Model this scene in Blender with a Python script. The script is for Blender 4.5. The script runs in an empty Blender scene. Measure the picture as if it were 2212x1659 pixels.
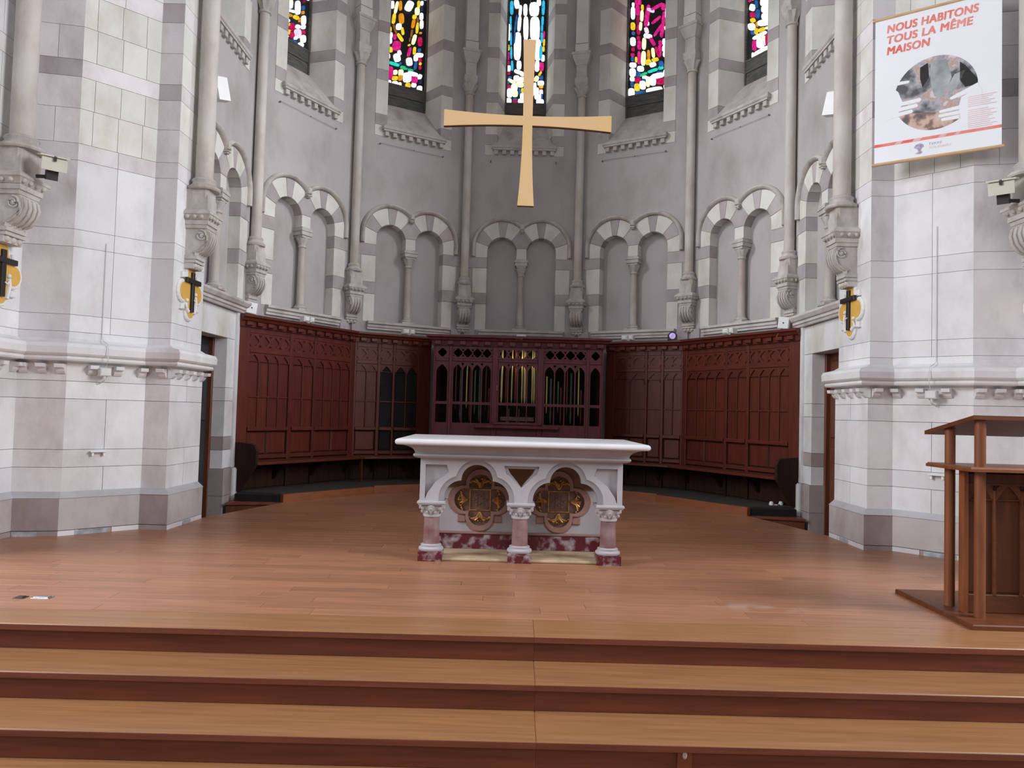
import bpy, bmesh, math, random
from math import sin, cos, pi, radians, sqrt
from mathutils import Vector, Matrix
from mathutils.geometry import tessellate_polygon

random.seed(7)
S = bpy.context.scene
COL = S.collection

# ------------------------------------------------------------------ camera
HC = 1.15
YAW, PITCH, ROLL = .008, .038, .0275
cam_d = bpy.data.cameras.new('camera')
cam_d.sensor_fit = 'HORIZONTAL'; cam_d.sensor_width = 36.0
cam_d.lens = 36.0 * 1600 / 2212
cam_d.clip_start = .05; cam_d.clip_end = 200
cam = bpy.data.objects.new('camera', cam_d); COL.objects.link(cam)
fw = Vector((-sin(YAW) * cos(PITCH), cos(YAW) * cos(PITCH), sin(PITCH)))
r0 = Vector((cos(YAW), sin(YAW), 0)); u0 = r0.cross(fw)
cr = r0 * cos(ROLL) + u0 * sin(ROLL); cu = -r0 * sin(ROLL) + u0 * cos(ROLL)
cm = Matrix((cr, cu, -fw)).transposed().to_4x4(); cm.translation = Vector((0, 0, HC))
cam.matrix_world = cm
S.camera = cam

# ------------------------------------------------------------------ light
S.view_settings.view_transform = 'Standard'
S.view_settings.look = 'None'
S.view_settings.gamma = 1.0
S.view_settings.use_curve_mapping = False
S.view_settings.exposure = 0.0

world = bpy.data.worlds.new('world'); S.world = world; world.use_nodes = True
bg = world.node_tree.nodes['Background']
bg.inputs['Color'].default_value = (.93, .95, 1.0, 1); bg.inputs['Strength'].default_value = .25

def area(name, loc, target, sx, sy, power, color):
    l = bpy.data.lights.new(name, 'AREA'); l.shape = 'RECTANGLE'; l.size = sx; l.size_y = sy
    l.energy = power; l.color = color
    o = bpy.data.objects.new(name, l); COL.objects.link(o); o.location = loc
    o.rotation_euler = (Vector(target) - Vector(loc)).to_track_quat('-Z', 'Y').to_euler()
    return o
# daylight through the tall transept windows on both sides of the crossing
area('transept_daylight', (-9.0, 1.9, 5.8), (2.5, 7.6, 2.6), 3.4, 5.0, 1130, (.94, .965, 1.0))
area('transept_daylight', (9.0, 1.9, 5.8), (-2.5, 7.6, 2.6), 3.4, 5.0, 1130, (.94, .965, 1.0))
# daylight through the deep splayed windows of the two choir side bays
for sd in (-1, 1):
    cw = area('choir_window_daylight', (sd * 3.43, 8.46, 7.2), (-sd * 3.1, 9.45, 3.9), .62, 2.3, 33, (.97, .98, 1.0))
    cw.data.spread = radians(60)
# daylight from the nave clerestory behind the camera
area('nave_daylight', (0, -7.5, 7.5), (0, 6.0, .5), 8.0, 3.5, 260, (.97, .98, 1.0))

# ------------------------------------------------------------------ mesh helpers
WORG = {}
class MB:
    def __init__(s): s.v = []; s.f = []
    def add(s, vs, fs):
        b = len(s.v); s.v += [Vector(p) for p in vs]; s.f += [tuple(b + i for i in f) for f in fs]; return s

def T_(o, u, v, n):
    m = Matrix((Vector(u).normalized(), Vector(v).normalized(), Vector(n).normalized())).transposed().to_4x4()
    m.translation = Vector(o); return m
ID = Matrix.Identity(4)

def signed_area(p): return sum(p[i][0] * p[(i + 1) % len(p)][1] - p[(i + 1) % len(p)][0] * p[i][1] for i in range(len(p))) / 2
def inset(poly, d):
    n = len(poly); out = []
    for i in range(n):
        a, b, c = Vector(poly[i - 1]), Vector(poly[i]), Vector(poly[(i + 1) % n])
        e1 = (b - a); e2 = (c - b)
        if e1.length < 1e-9 or e2.length < 1e-9: out.append(tuple(b)); continue
        e1.normalize(); e2.normalize()
        n1 = Vector((-e1.y, e1.x)); n2 = Vector((-e2.y, e2.x)); m = n1 + n2
        k = m.length_squared
        out.append(tuple(b + m * (2 * d / k)) if k > .3 else tuple(b + n1 * d))
    return out

def prism(mb, poly, d0, d1, T=ID, ch=0.0):
    """solid from a plan polygon (u,v), from depth d0 to d1 along n; ch chamfers the d1 edge"""
    if signed_area(poly) < 0: poly = poly[::-1]
    n = len(poly); rings = [[(x, y, d0) for x, y in poly]]
    if ch > 0:
        rings.append([(x, y, d1 - ch) for x, y in poly]); rings.append([(x, y, d1) for x, y in inset(poly, ch)])
    else: rings.append([(x, y, d1) for x, y in poly])
    vs = [T @ Vector(p) for r in rings for p in r]; fs = [tuple(range(n))[::-1]]
    for k in range(len(rings) - 1):
        for i in range(n):
            j = (i + 1) % n; fs.append((k * n + i, k * n + j, (k + 1) * n + j, (k + 1) * n + i))
    fs.append(tuple((len(rings) - 1) * n + i for i in range(n)))
    return mb.add(vs, fs)

def rect(u0, u1, v0, v1): return [(u0, v0), (u1, v0), (u1, v1), (u0, v1)]
def box(mb, u0, u1, v0, v1, d0, d1, T=ID, ch=0.0): return prism(mb, rect(u0, u1, v0, v1), d0, d1, T, ch)

def plate(mb, outer, holes, d0, d1, T=ID):
    loops = [outer] + holes
    tri = tessellate_polygon([[Vector((x, y, 0)) for x, y in l] for l in loops])
    flat = [p for l in loops for p in l]; N = len(flat)
    vs = [T @ Vector((x, y, d1)) for x, y in flat] + [T @ Vector((x, y, d0)) for x, y in flat]
    fs = [tuple(t) for t in tri] + [(t[2] + N, t[1] + N, t[0] + N) for t in tri]
    b = 0
    for l in loops:
        n = len(l)
        for i in range(n): j = (i + 1) % n; fs.append((b + i, b + j, b + j + N, b + i + N))
        b += n
    return mb.add(vs, fs)

def lathe(mb, prof, c, seg=20, T=ID, mod=None, cap=True):
    """prof: (radius, height) pairs, revolved about the T z axis through c=(x,y,z)"""
    vs = []; fs = []; n = len(prof)
    for r, z in prof:
        for k in range(seg):
            a = 2 * pi * k / seg; rr = r * (mod(a, z) if mod else 1)
            vs.append(T @ Vector((c[0] + rr * cos(a), c[1] + rr * sin(a), c[2] + z)))
    for i in range(n - 1):
        for k in range(seg):
            q = (k + 1) % seg; fs.append((i * seg + k, i * seg + q, (i + 1) * seg + q, (i + 1) * seg + k))
    if cap: fs.append(tuple(range(seg))[::-1]); fs.append(tuple((n - 1) * seg + k for k in range(seg)))
    return mb.add(vs, fs)

def sweep(mb, path, prof, T=ID, closed=False, side=1):
    """profile (w,d) swept along a plan path (u,v): w to the side of the path, d along n; mitred"""
    n = len(path); m = len(prof); vs = []
    for i in range(n):
        b = Vector(path[i])
        a = Vector(path[i - 1]) if (i > 0 or closed) else None
        c = Vector(path[(i + 1) % n]) if (i < n - 1 or closed) else None
        e1 = (b - a).normalized() if a is not None else (c - b).normalized()
        e2 = (c - b).normalized() if c is not None else e1
        n1 = Vector((e1.y, -e1.x)); n2 = Vector((e2.y, -e2.x)); mm = n1 + n2
        mm = mm * (2 / mm.length_squared) * side
        for w, d in prof: vs.append(T @ Vector((b.x + mm.x * w, b.y + mm.y * w, d)))
    fs = []
    for i in range(n if closed else n - 1):
        j = (i + 1) % n
        for k in range(m):
            q = (k + 1) % m; fs.append((i * m + k, i * m + q, j * m + q, j * m + k))
    if not closed: fs.append(tuple(range(m))); fs.append(tuple((n - 1) * m + k for k in range(m))[::-1])
    return mb.add(vs, fs)

def tube(mb, pts, r, seg=8):
    pts = [Vector(p) for p in pts]; n = len(pts); vs = []; fs = []
    for i, p in enumerate(pts):
        t = (pts[min(i + 1, n - 1)] - pts[max(i - 1, 0)]).normalized()
        a = Vector((0, 0, 1)) if abs(t.z) < .9 else Vector((1, 0, 0))
        x = t.cross(a).normalized(); y = t.cross(x)
        for k in range(seg): vs.append(p + (x * cos(2 * pi * k / seg) + y * sin(2 * pi * k / seg)) * r)
    for i in range(n - 1):
        for k in range(seg):
            q = (k + 1) % seg; fs.append((i * seg + k, i * seg + q, (i + 1) * seg + q, (i + 1) * seg + k))
    fs.append(tuple(range(seg))[::-1]); fs.append(tuple((n - 1) * seg + k for k in range(seg)))
    return mb.add(vs, fs)

def ball(mb, c, r, seg=8, rings=5, sq=(1, 1, 1)):
    vs = []; fs = []
    for i in range(1, rings):
        t = pi * i / rings
        for k in range(seg):
            a = 2 * pi * k / seg; vs.append((c[0] + r * sq[0] * sin(t) * cos(a), c[1] + r * sq[1] * sin(t) * sin(a), c[2] + r * sq[2] * cos(t)))
    vs.append((c[0], c[1], c[2] + r * sq[2])); vs.append((c[0], c[1], c[2] - r * sq[2])); t = len(vs) - 2
    for i in range(rings - 2):
        for k in range(seg): q = (k + 1) % seg; fs.append((i * seg + k, i * seg + q, (i + 1) * seg + q, (i + 1) * seg + k))
    for k in range(seg):
        q = (k + 1) % seg; fs.append((t, q, k)); fs.append((t + 1, (rings - 2) * seg + k, (rings - 2) * seg + q))
    return mb.add(vs, fs)

def arc(cx, cy, r, a0, a1, n): return [(cx + r * cos(radians(a0 + (a1 - a0) * i / n)), cy + r * sin(radians(a0 + (a1 - a0) * i / n))) for i in range(n + 1)]

def setp(o, label=None, cat=None, group=None, kind=None):
    if label: o['label'] = label
    if cat: o['category'] = cat
    if group: o['group'] = group
    if kind: o['kind'] = kind
    return o

def thing(name, loc, label=None, cat=None, group=None, kind=None):
    o = bpy.data.objects.new(name, None); o.empty_display_size = .1; COL.objects.link(o); o.location = loc
    WORG[o] = Vector(loc); return setp(o, label, cat, group, kind)

def obj(name, mb, m, parent=None, smooth=False, label=None, cat=None, group=None, kind=None, loc=None):
    org = WORG[parent] if parent is not None else Vector(loc or (0, 0, 0))
    me = bpy.data.meshes.new(name)
    me.from_pydata([tuple(p - org) for p in mb.v], [], mb.f)
    bm = bmesh.new(); bm.from_mesh(me); bmesh.ops.recalc_face_normals(bm, faces=bm.faces); bm.to_mesh(me); bm.free()
    me.materials.append(m)
    if smooth:
        me.polygons.foreach_set('use_smooth', [True] * len(me.polygons)); me.set_sharp_from_angle(angle=radians(38))
    o = bpy.data.objects.new(name, me); COL.objects.link(o)
    if parent is not None: o.parent = parent
    else: o.location = org
    WORG[o] = org
    return setp(o, label, cat, group, kind)

# ------------------------------------------------------------------ materials
def nd(t, typ, **kw):
    n = t.nodes.new(typ)
    for k, v in kw.items():
        if hasattr(n, k): setattr(n, k, v)
    return n
def mat(name, base, rough=.7, var=.12, scale=6, stretch=(1, 1, 1), rnd=.06, bump=.0, bscale=60, metal=0.0, base2=None, spec=.4, coat=0, detail=4, lo=.3, hi=.7, stain=None):
    m = bpy.data.materials.new(name); m.use_nodes = True; t = m.node_tree; p = t.nodes['Principled BSDF']
    tc = nd(t, 'ShaderNodeTexCoord'); mp = nd(t, 'ShaderNodeMapping'); mp.inputs['Scale'].default_value = stretch
    t.links.new(tc.outputs['Object'], mp.inputs['Vector'])
    oi = nd(t, 'ShaderNodeObjectInfo')
    nz = nd(t, 'ShaderNodeTexNoise'); nz.inputs['Scale'].default_value = scale; nz.inputs['Detail'].default_value = detail
    if rnd:                                       # every piece shows its own bit of the grain
        cx = nd(t, 'ShaderNodeVectorMath', operation='SCALE'); cx.inputs[0].default_value = (37, 53, 71)
        ad = nd(t, 'ShaderNodeVectorMath', operation='ADD')
        t.links.new(oi.outputs['Random'], cx.inputs['Scale']); t.links.new(mp.outputs[0], ad.inputs[0]); t.links.new(cx.outputs[0], ad.inputs[1])
        t.links.new(ad.outputs[0], nz.inputs['Vector'])
    else: t.links.new(mp.outputs[0], nz.inputs['Vector'])
    rp = nd(t, 'ShaderNodeValToRGB'); rp.color_ramp.elements[0].position = lo; rp.color_ramp.elements[1].position = hi
    b2 = base2 or tuple(c * (1 + var) for c in base); b1 = base if base2 else tuple(c * (1 - var) for c in base)
    rp.color_ramp.elements[0].color = (*b1, 1); rp.color_ramp.elements[1].color = (*b2, 1)
    t.links.new(nz.outputs['Fac'], rp.inputs['Fac'])
    last = rp.outputs['Color']
    if rnd:
        mr = nd(t, 'ShaderNodeMapRange'); mr.inputs['To Min'].default_value = 1 - rnd; mr.inputs['To Max'].default_value = 1 + rnd
        t.links.new(oi.outputs['Random'], mr.inputs['Value'])
        hs = nd(t, 'ShaderNodeHueSaturation'); t.links.new(mr.outputs[0], hs.inputs['Value']); t.links.new(last, hs.inputs['Color']); last = hs.outputs['Color']
    if stain:                                     # patchy dirt with a shape of its own
        sc_, amt, sscale = stain
        n3 = nd(t, 'ShaderNodeTexNoise'); n3.inputs['Scale'].default_value = sscale; n3.inputs['Detail'].default_value = 7; n3.inputs['Roughness'].default_value = .62
        m3 = nd(t, 'ShaderNodeMapping'); m3.inputs['Scale'].default_value = (1, 1, .55); m3.inputs['Location'].default_value = (3.1, 7.7, 1.3)
        t.links.new(tc.outputs['Object'], m3.inputs['Vector']); t.links.new(m3.outputs[0], n3.inputs['Vector'])
        r3 = nd(t, 'ShaderNodeMapRange'); r3.inputs['From Min'].default_value = .47; r3.inputs['From Max'].default_value = .72; r3.inputs['To Max'].default_value = amt
        t.links.new(n3.outputs['Fac'], r3.inputs['Value'])
        mx = nd(t, 'ShaderNodeMixRGB', blend_type='MULTIPLY'); mx.inputs['Color2'].default_value = (*sc_, 1)
        t.links.new(r3.outputs[0], mx.inputs['Fac']); t.links.new(last, mx.inputs['Color1']); last = mx.outputs[0]
    t.links.new(last, p.inputs['Base Color'])
    p.inputs['Roughness'].default_value = rough; p.inputs['Metallic'].default_value = metal
    p.inputs['Specular IOR Level'].default_value = spec
    if coat: p.inputs['Coat Weight'].default_value = coat; p.inputs['Coat Roughness'].default_value = .12
    if bump:
        n2 = nd(t, 'ShaderNodeTexNoise'); n2.inputs['Scale'].default_value = bscale; n2.inputs['Detail'].default_value = 5
        t.links.new(mp.outputs[0], n2.inputs['Vector'])
        bp = nd(t, 'ShaderNodeBump'); bp.inputs['Strength'].default_value = bump; bp.inputs['Distance'].default_value = .01
        t.links.new(n2.outputs['Fac'], bp.inputs['Height']); t.links.new(bp.outputs[0], p.inputs['Normal'])
    return m

def glow(name, c, s):
    m = bpy.data.materials.new(name); m.use_nodes = True; t = m.node_tree; t.nodes.clear()
    e = nd(t, 'ShaderNodeEmission'); e.inputs['Strength'].default_value = s
    o = nd(t, 'ShaderNodeOutputMaterial')
    tc = nd(t, 'ShaderNodeTexCoord'); nz = nd(t, 'ShaderNodeTexNoise'); nz.inputs['Scale'].default_value = 22
    t.links.new(tc.outputs['Object'], nz.inputs['Vector'])
    rp = nd(t, 'ShaderNodeValToRGB'); rp.color_ramp.elements[0].position = .35; rp.color_ramp.elements[1].position = .65
    rp.color_ramp.elements[0].color = (*[x * .8 for x in c], 1); rp.color_ramp.elements[1].color = (*[min(1, x * 1.1 + .02) for x in c], 1)
    t.links.new(nz.outputs['Fac'], rp.inputs['Fac']); t.links.new(rp.outputs[0], e.inputs['Color'])
    t.links.new(e.outputs[0], o.inputs['Surface']); return m

M = {}
M['plaster'] = mat('grey_plaster', (.44, .42, .425), .85, .06, 1.1, rnd=0, bump=.18, bscale=30, stain=((.72, .66, .64), .8, 1.6))
M['cream'] = mat('cream_stone', (.68, .67, .635), .8, .06, 3, rnd=.06, bump=.18, bscale=40, stain=((.72, .68, .60), .7, 3.2))
M['mauve'] = mat('mauve_stone', (.43, .39, .40), .8, .08, 4, rnd=.09, bump=.18, bscale=40, stain=((.70, .64, .64), .7, 3.5))
M['white_stone'] = mat('pale_stone', (.73, .725, .74), .8, .06, 2.6, rnd=.06, bump=.2, bscale=30, stain=((.70, .66, .63), .75, 2.2))
M['pink_stone'] = mat('pinkish_stone', (.71, .68, .695), .8, .07, 2.8, rnd=.08, bump=.2, bscale=30, stain=((.70, .63, .62), .8, 2.4))
M['plinth'] = mat('grey_plinth_stone', (.36, .30, .295), .8, .1, 2.5, rnd=.07, bump=.2, bscale=30, stain=((.66, .60, .58), .8, 3))
M['plinth_light'] = mat('pale_plinth_stone', (.50, .455, .45), .8, .1, 2.5, rnd=.07, bump=.2, bscale=30, stain=((.68, .62, .60), .8, 3))
M['weathering'] = mat('blue_grey_weathering', (.45, .44, .46), .8, .08, 4, rnd=.05, stain=((.75, .72, .70), .6, 4))
M['slate'] = mat('blue_slate', (.18, .21, .26), .6, .3, 14, rnd=.1, base2=(.48, .50, .53))
M['mortar'] = mat('mortar', (.46, .44, .44), .9, .08, 12, rnd=0)
M['carved'] = mat('carved_stone', (.53, .495, .47), .8, .1, 9, rnd=.04, bump=.3, bscale=50, stain=((.62, .55, .52), .8, 6))
M['shaft'] = mat('column_shaft_stone', (.55, .505, .475), .7, .1, 5, stretch=(1, 1, .5), rnd=.04, bump=.12, stain=((.70, .62, .57), .8, 3))
M['sillstone'] = mat('sill_stone', (.52, .49, .475), .85, .1, 5, rnd=.05, bump=.25, bscale=40, stain=((.62, .56, .53), .8, 4))
M['ledge'] = mat('pale_ledge_stone', (.60, .57, .55), .8, .1, 5, rnd=.05, bump=.25, bscale=40, stain=((.64, .58, .55), .8, 4))
M['darkboard'] = mat('weathered_dark_board', (.10, .095, .09), .8, .35, 6, stretch=(1, 1, 8), rnd=.1)
M['lead'] = mat('dark_lead_backing', (.012, .011, .014), .6, .3, 12, rnd=0)  # dark leading behind and between the glass panes
M['floorwood'] = mat('floor_oak_laminate', (.335, .152, .082), .36, .18, 2.2, stretch=(1, 16, 16), rnd=.11, spec=.5)
# pale scuffed patch worn into the floor boards
_t = M['floorwood'].node_tree; _p = _t.nodes['Principled BSDF']
_tc = nd(_t, 'ShaderNodeTexCoord'); _mp = nd(_t, 'ShaderNodeMapping'); _mp.inputs['Location'].default_value = (-1.48 / .42, 2.42 / .13, 0); _mp.inputs['Scale'].default_value = (1 / .42, 1 / .13, 0)
_ln = nd(_t, 'ShaderNodeVectorMath', operation='LENGTH'); _t.links.new(_tc.outputs['Object'], _mp.inputs['Vector']); _t.links.new(_mp.outputs[0], _ln.inputs[0])
_nz = nd(_t, 'ShaderNodeTexNoise'); _nz.inputs['Scale'].default_value = 7; _t.links.new(_tc.outputs['Object'], _nz.inputs['Vector'])
_m1 = nd(_t, 'ShaderNodeMapRange'); _m1.inputs['From Min'].default_value = 1; _m1.inputs['From Max'].default_value = 0; _t.links.new(_ln.outputs['Value'], _m1.inputs['Value'])
_m2 = nd(_t, 'ShaderNodeMapRange'); _m2.inputs['From Min'].default_value = .42; _m2.inputs['From Max'].default_value = .62; _m2.inputs['To Max'].default_value = .55; _t.links.new(_nz.outputs['Fac'], _m2.inputs['Value'])
_mm = nd(_t, 'ShaderNodeMath', operation='MULTIPLY'); _t.links.new(_m1.outputs[0], _mm.inputs[0]); _t.links.new(_m2.outputs[0], _mm.inputs[1])
_mx = nd(_t, 'ShaderNodeMixRGB'); _mx.inputs['Color2'].default_value = (.50, .36, .31, 1); _old = _p.inputs['Base Color'].links[0].from_socket
_t.links.new(_mm.outputs[0], _mx.inputs['Fac']); _t.links.new(_old, _mx.inputs['Color1']); _t.links.new(_mx.outputs[0], _p.inputs['Base Color'])
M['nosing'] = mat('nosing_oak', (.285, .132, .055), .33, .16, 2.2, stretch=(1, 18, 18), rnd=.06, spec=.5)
M['riser'] = mat('riser_shaded_oak', (.155, .042, .021), .45, .22, 2.2, stretch=(1, 18, 18), rnd=.06)  # darker copy of the step oak; weak light on upright faces in colour
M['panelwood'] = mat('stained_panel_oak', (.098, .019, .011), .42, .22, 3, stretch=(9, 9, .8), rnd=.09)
M['panelwood_h'] = mat('stained_rail_oak', (.104, .021, .012), .40, .22, 4, stretch=(2, 2, 9), rnd=.08)
M['organwood'] = mat('organ_stained_oak', (.13, .026, .036), .42, .2, 3, stretch=(6, 6, 1), rnd=.06)
M['black'] = mat('black_void_shade', (.010, .008, .008), .9, .3, 8, rnd=0)  # black painted in for the shade of open lancets and podium ends
M['underseat'] = mat('dark_shaded_oak', (.035, .015, .010), .7, .25, 3, stretch=(8, 8, 1), rnd=.08, spec=.15)  # dark oak; below the seat its tone includes the bench's shade
M['carpet'] = mat('grey_podium_screed', (.045, .037, .034), .9, .15, 20, rnd=0)
M['fascia'] = mat('orange_oak_fascia', (.25, .085, .035), .42, .15, 2, stretch=(3, 3, 12), rnd=.05)
M['marble'] = mat('shaded_white_marble', (.385, .362, .385), .34, .05, 5, rnd=.02, base2=(.44, .42, .445))  # altar marble darkened; weak light on its front put into the colour
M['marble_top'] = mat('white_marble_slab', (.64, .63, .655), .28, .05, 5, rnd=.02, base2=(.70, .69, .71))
M['redmarble'] = mat('red_veined_marble', (.10, .014, .021), .3, 0, 13, rnd=.03, base2=(.44, .37, .39), lo=.48, hi=.70, detail=6)
M['pinkmarble'] = mat('rose_marble_shaft', (.17, .072, .075), .32, 0, 9, rnd=.05, base2=(.29, .20, .205), lo=.35, hi=.7, detail=6)
M['bronze'] = mat('brown_patina_panel', (.19, .095, .05), .5, .25, 9, rnd=.03)
M['rosewood'] = mat('rose_brown_moulding', (.29, .165, .135), .45, .15, 9, rnd=.03)
M['gilt'] = mat('worn_gilding', (.20, .085, .025), .42, .5, 30, rnd=.08, metal=.5, base2=(.52, .27, .08))
M['darkmedal'] = mat('dark_brown_ground', (.15, .075, .055), .5, .3, 14, rnd=.04)
M['sandstone'] = mat('golden_sandstone_slab', (.46, .34, .22), .6, .2, 9, rnd=.04)
M['crossgold'] = mat('satin_gold_paint', (.58, .375, .225), .42, .04, 2, rnd=0, metal=.2, base2=(.57, .375, .15))
M['crossedge'] = mat('dark_cross_edge', (.10, .055, .03), .5, .1, 5, rnd=0)
M['lectern'] = mat('lectern_oak', (.09, .027, .010), .48, .2, 3, stretch=(8, 8, .8), rnd=.06, spec=.25)
M['lectern_h'] = mat('lectern_oak_flat', (.12, .038, .015), .48, .2, 3, stretch=(2, 7, 9), rnd=.05, spec=.25)
M['lectern_post'] = mat('lectern_post_oak', (.19, .062, .023), .38, .2, 3, stretch=(8, 8, .8), rnd=.06)
M['poster'] = mat('white_banner_vinyl', (.86, .88, .93), .5, .02, 2, rnd=0)
M['poster_red'] = mat('banner_red_ink', (.78, .13, .09), .5, .1, 5, rnd=0, base2=(.85, .34, .30))
M['poster_pink'] = mat('banner_pink_ink', (.82, .42, .42), .5, .1, 9, rnd=0, base2=(.85, .62, .63))
M['poster_pale'] = mat('banner_pale_ink', (.82, .60, .63), .5, .06, 9, rnd=0)
M['poster_lilac'] = mat('banner_lilac_ink', (.30, .25, .38), .5, .3, 40, rnd=0, base2=(.60, .54, .66))
M['rod'] = mat('pale_pine_rod', (.60, .40, .22), .5, .12, 4, stretch=(2, 2, 14), rnd=0)
M['white_plastic'] = mat('white_plastic', (.78, .79, .80), .4, .03, 8, rnd=.02)
M['beige_metal'] = mat('beige_enamel', (.66, .64, .54), .45, .05, 8, rnd=.02)
M['dark_metal'] = mat('dark_metal', (.05, .045, .045), .5, .2, 12, rnd=.05, metal=.4)
M['steel'] = mat('brushed_steel', (.50, .52, .55), .3, .1, 12, rnd=.03, metal=.9)
M['violet'] = glow('violet_lamp_lens', (.55, .45, .85), .9)
M['yellow'] = mat('ochre_yellow_paint', (.68, .40, .085), .6, .05, 10, rnd=.02)
M['blackpaint'] = mat('black_paint', (.018, .017, .018), .5, .2, 10, rnd=.02)
M['whitepaint'] = mat('white_painted_plaster', (.74, .73, .72), .7, .04, 10, rnd=.02)
M['doorwood'] = mat('brown_door_oak', (.13, .040, .020), .4, .2, 3, stretch=(8, 8, .8), rnd=.05)
M['doordark'] = mat('dark_door_paint', (.03, .032, .036), .5, .2, 5, rnd=.03)
M['pipe_tin'] = mat('pale_tin_pipe', (.60, .52, .28), .4, .08, 6, rnd=.1, metal=.6)
M['pipe_copper'] = mat('copper_pipe', (.16, .05, .04), .35, .1, 6, rnd=.15, metal=.5)
M['pipe_green'] = mat('verdigris_pipe', (.08, .12, .105), .45, .1, 6, rnd=.1, metal=.2)
M['wire'] = mat('thin_dark_wire', (.14, .13, .13), .6, .1, 9, rnd=0)
M['cable'] = mat('grey_cable', (.66, .65, .65), .5, .05, 9, rnd=0)
M['orangecable'] = mat('orange_wire', (.45, .16, .05), .5, .05, 9, rnd=0)
M['nave'] = mat('nave_floor_stone', (.30, .27, .25), .7, .1, 3, rnd=0)
GL = {'W': ((.93, .97, 1.0), 2.6), 'V': ((1.0, .93, .45), 1.7), 'Y': ((1.0, .66, .03), 1.05), 'O': ((1.0, .36, .01), .85), 'N': ((.55, .20, .05), .5),
      'M': ((.85, .015, .28), .85), 'Q': ((.50, .01, .12), .5), 'R': ((.80, .01, .13), .7), 'P': ((.90, .72, .95), 1.1), 'B': ((.03, .17, .55), .7),
      'C': ((.03, .52, .85), 1.0), 'T': ((.02, .80, .62), .95), 'G': ((.03, .68, .25), .85), 'D': ((.03, .05, .16), .5)}
GLN = {'W': 'clear', 'V': 'pale_yellow', 'Y': 'yellow', 'O': 'orange', 'N': 'brown', 'M': 'magenta', 'Q': 'wine', 'R': 'red', 'P': 'lilac', 'B': 'blue', 'C': 'cyan', 'T': 'teal', 'G': 'green', 'D': 'navy'}
for k, (c, s) in GL.items(): M['g' + k] = glow(GLN[k] + '_glass_daylit', c, s)

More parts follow.
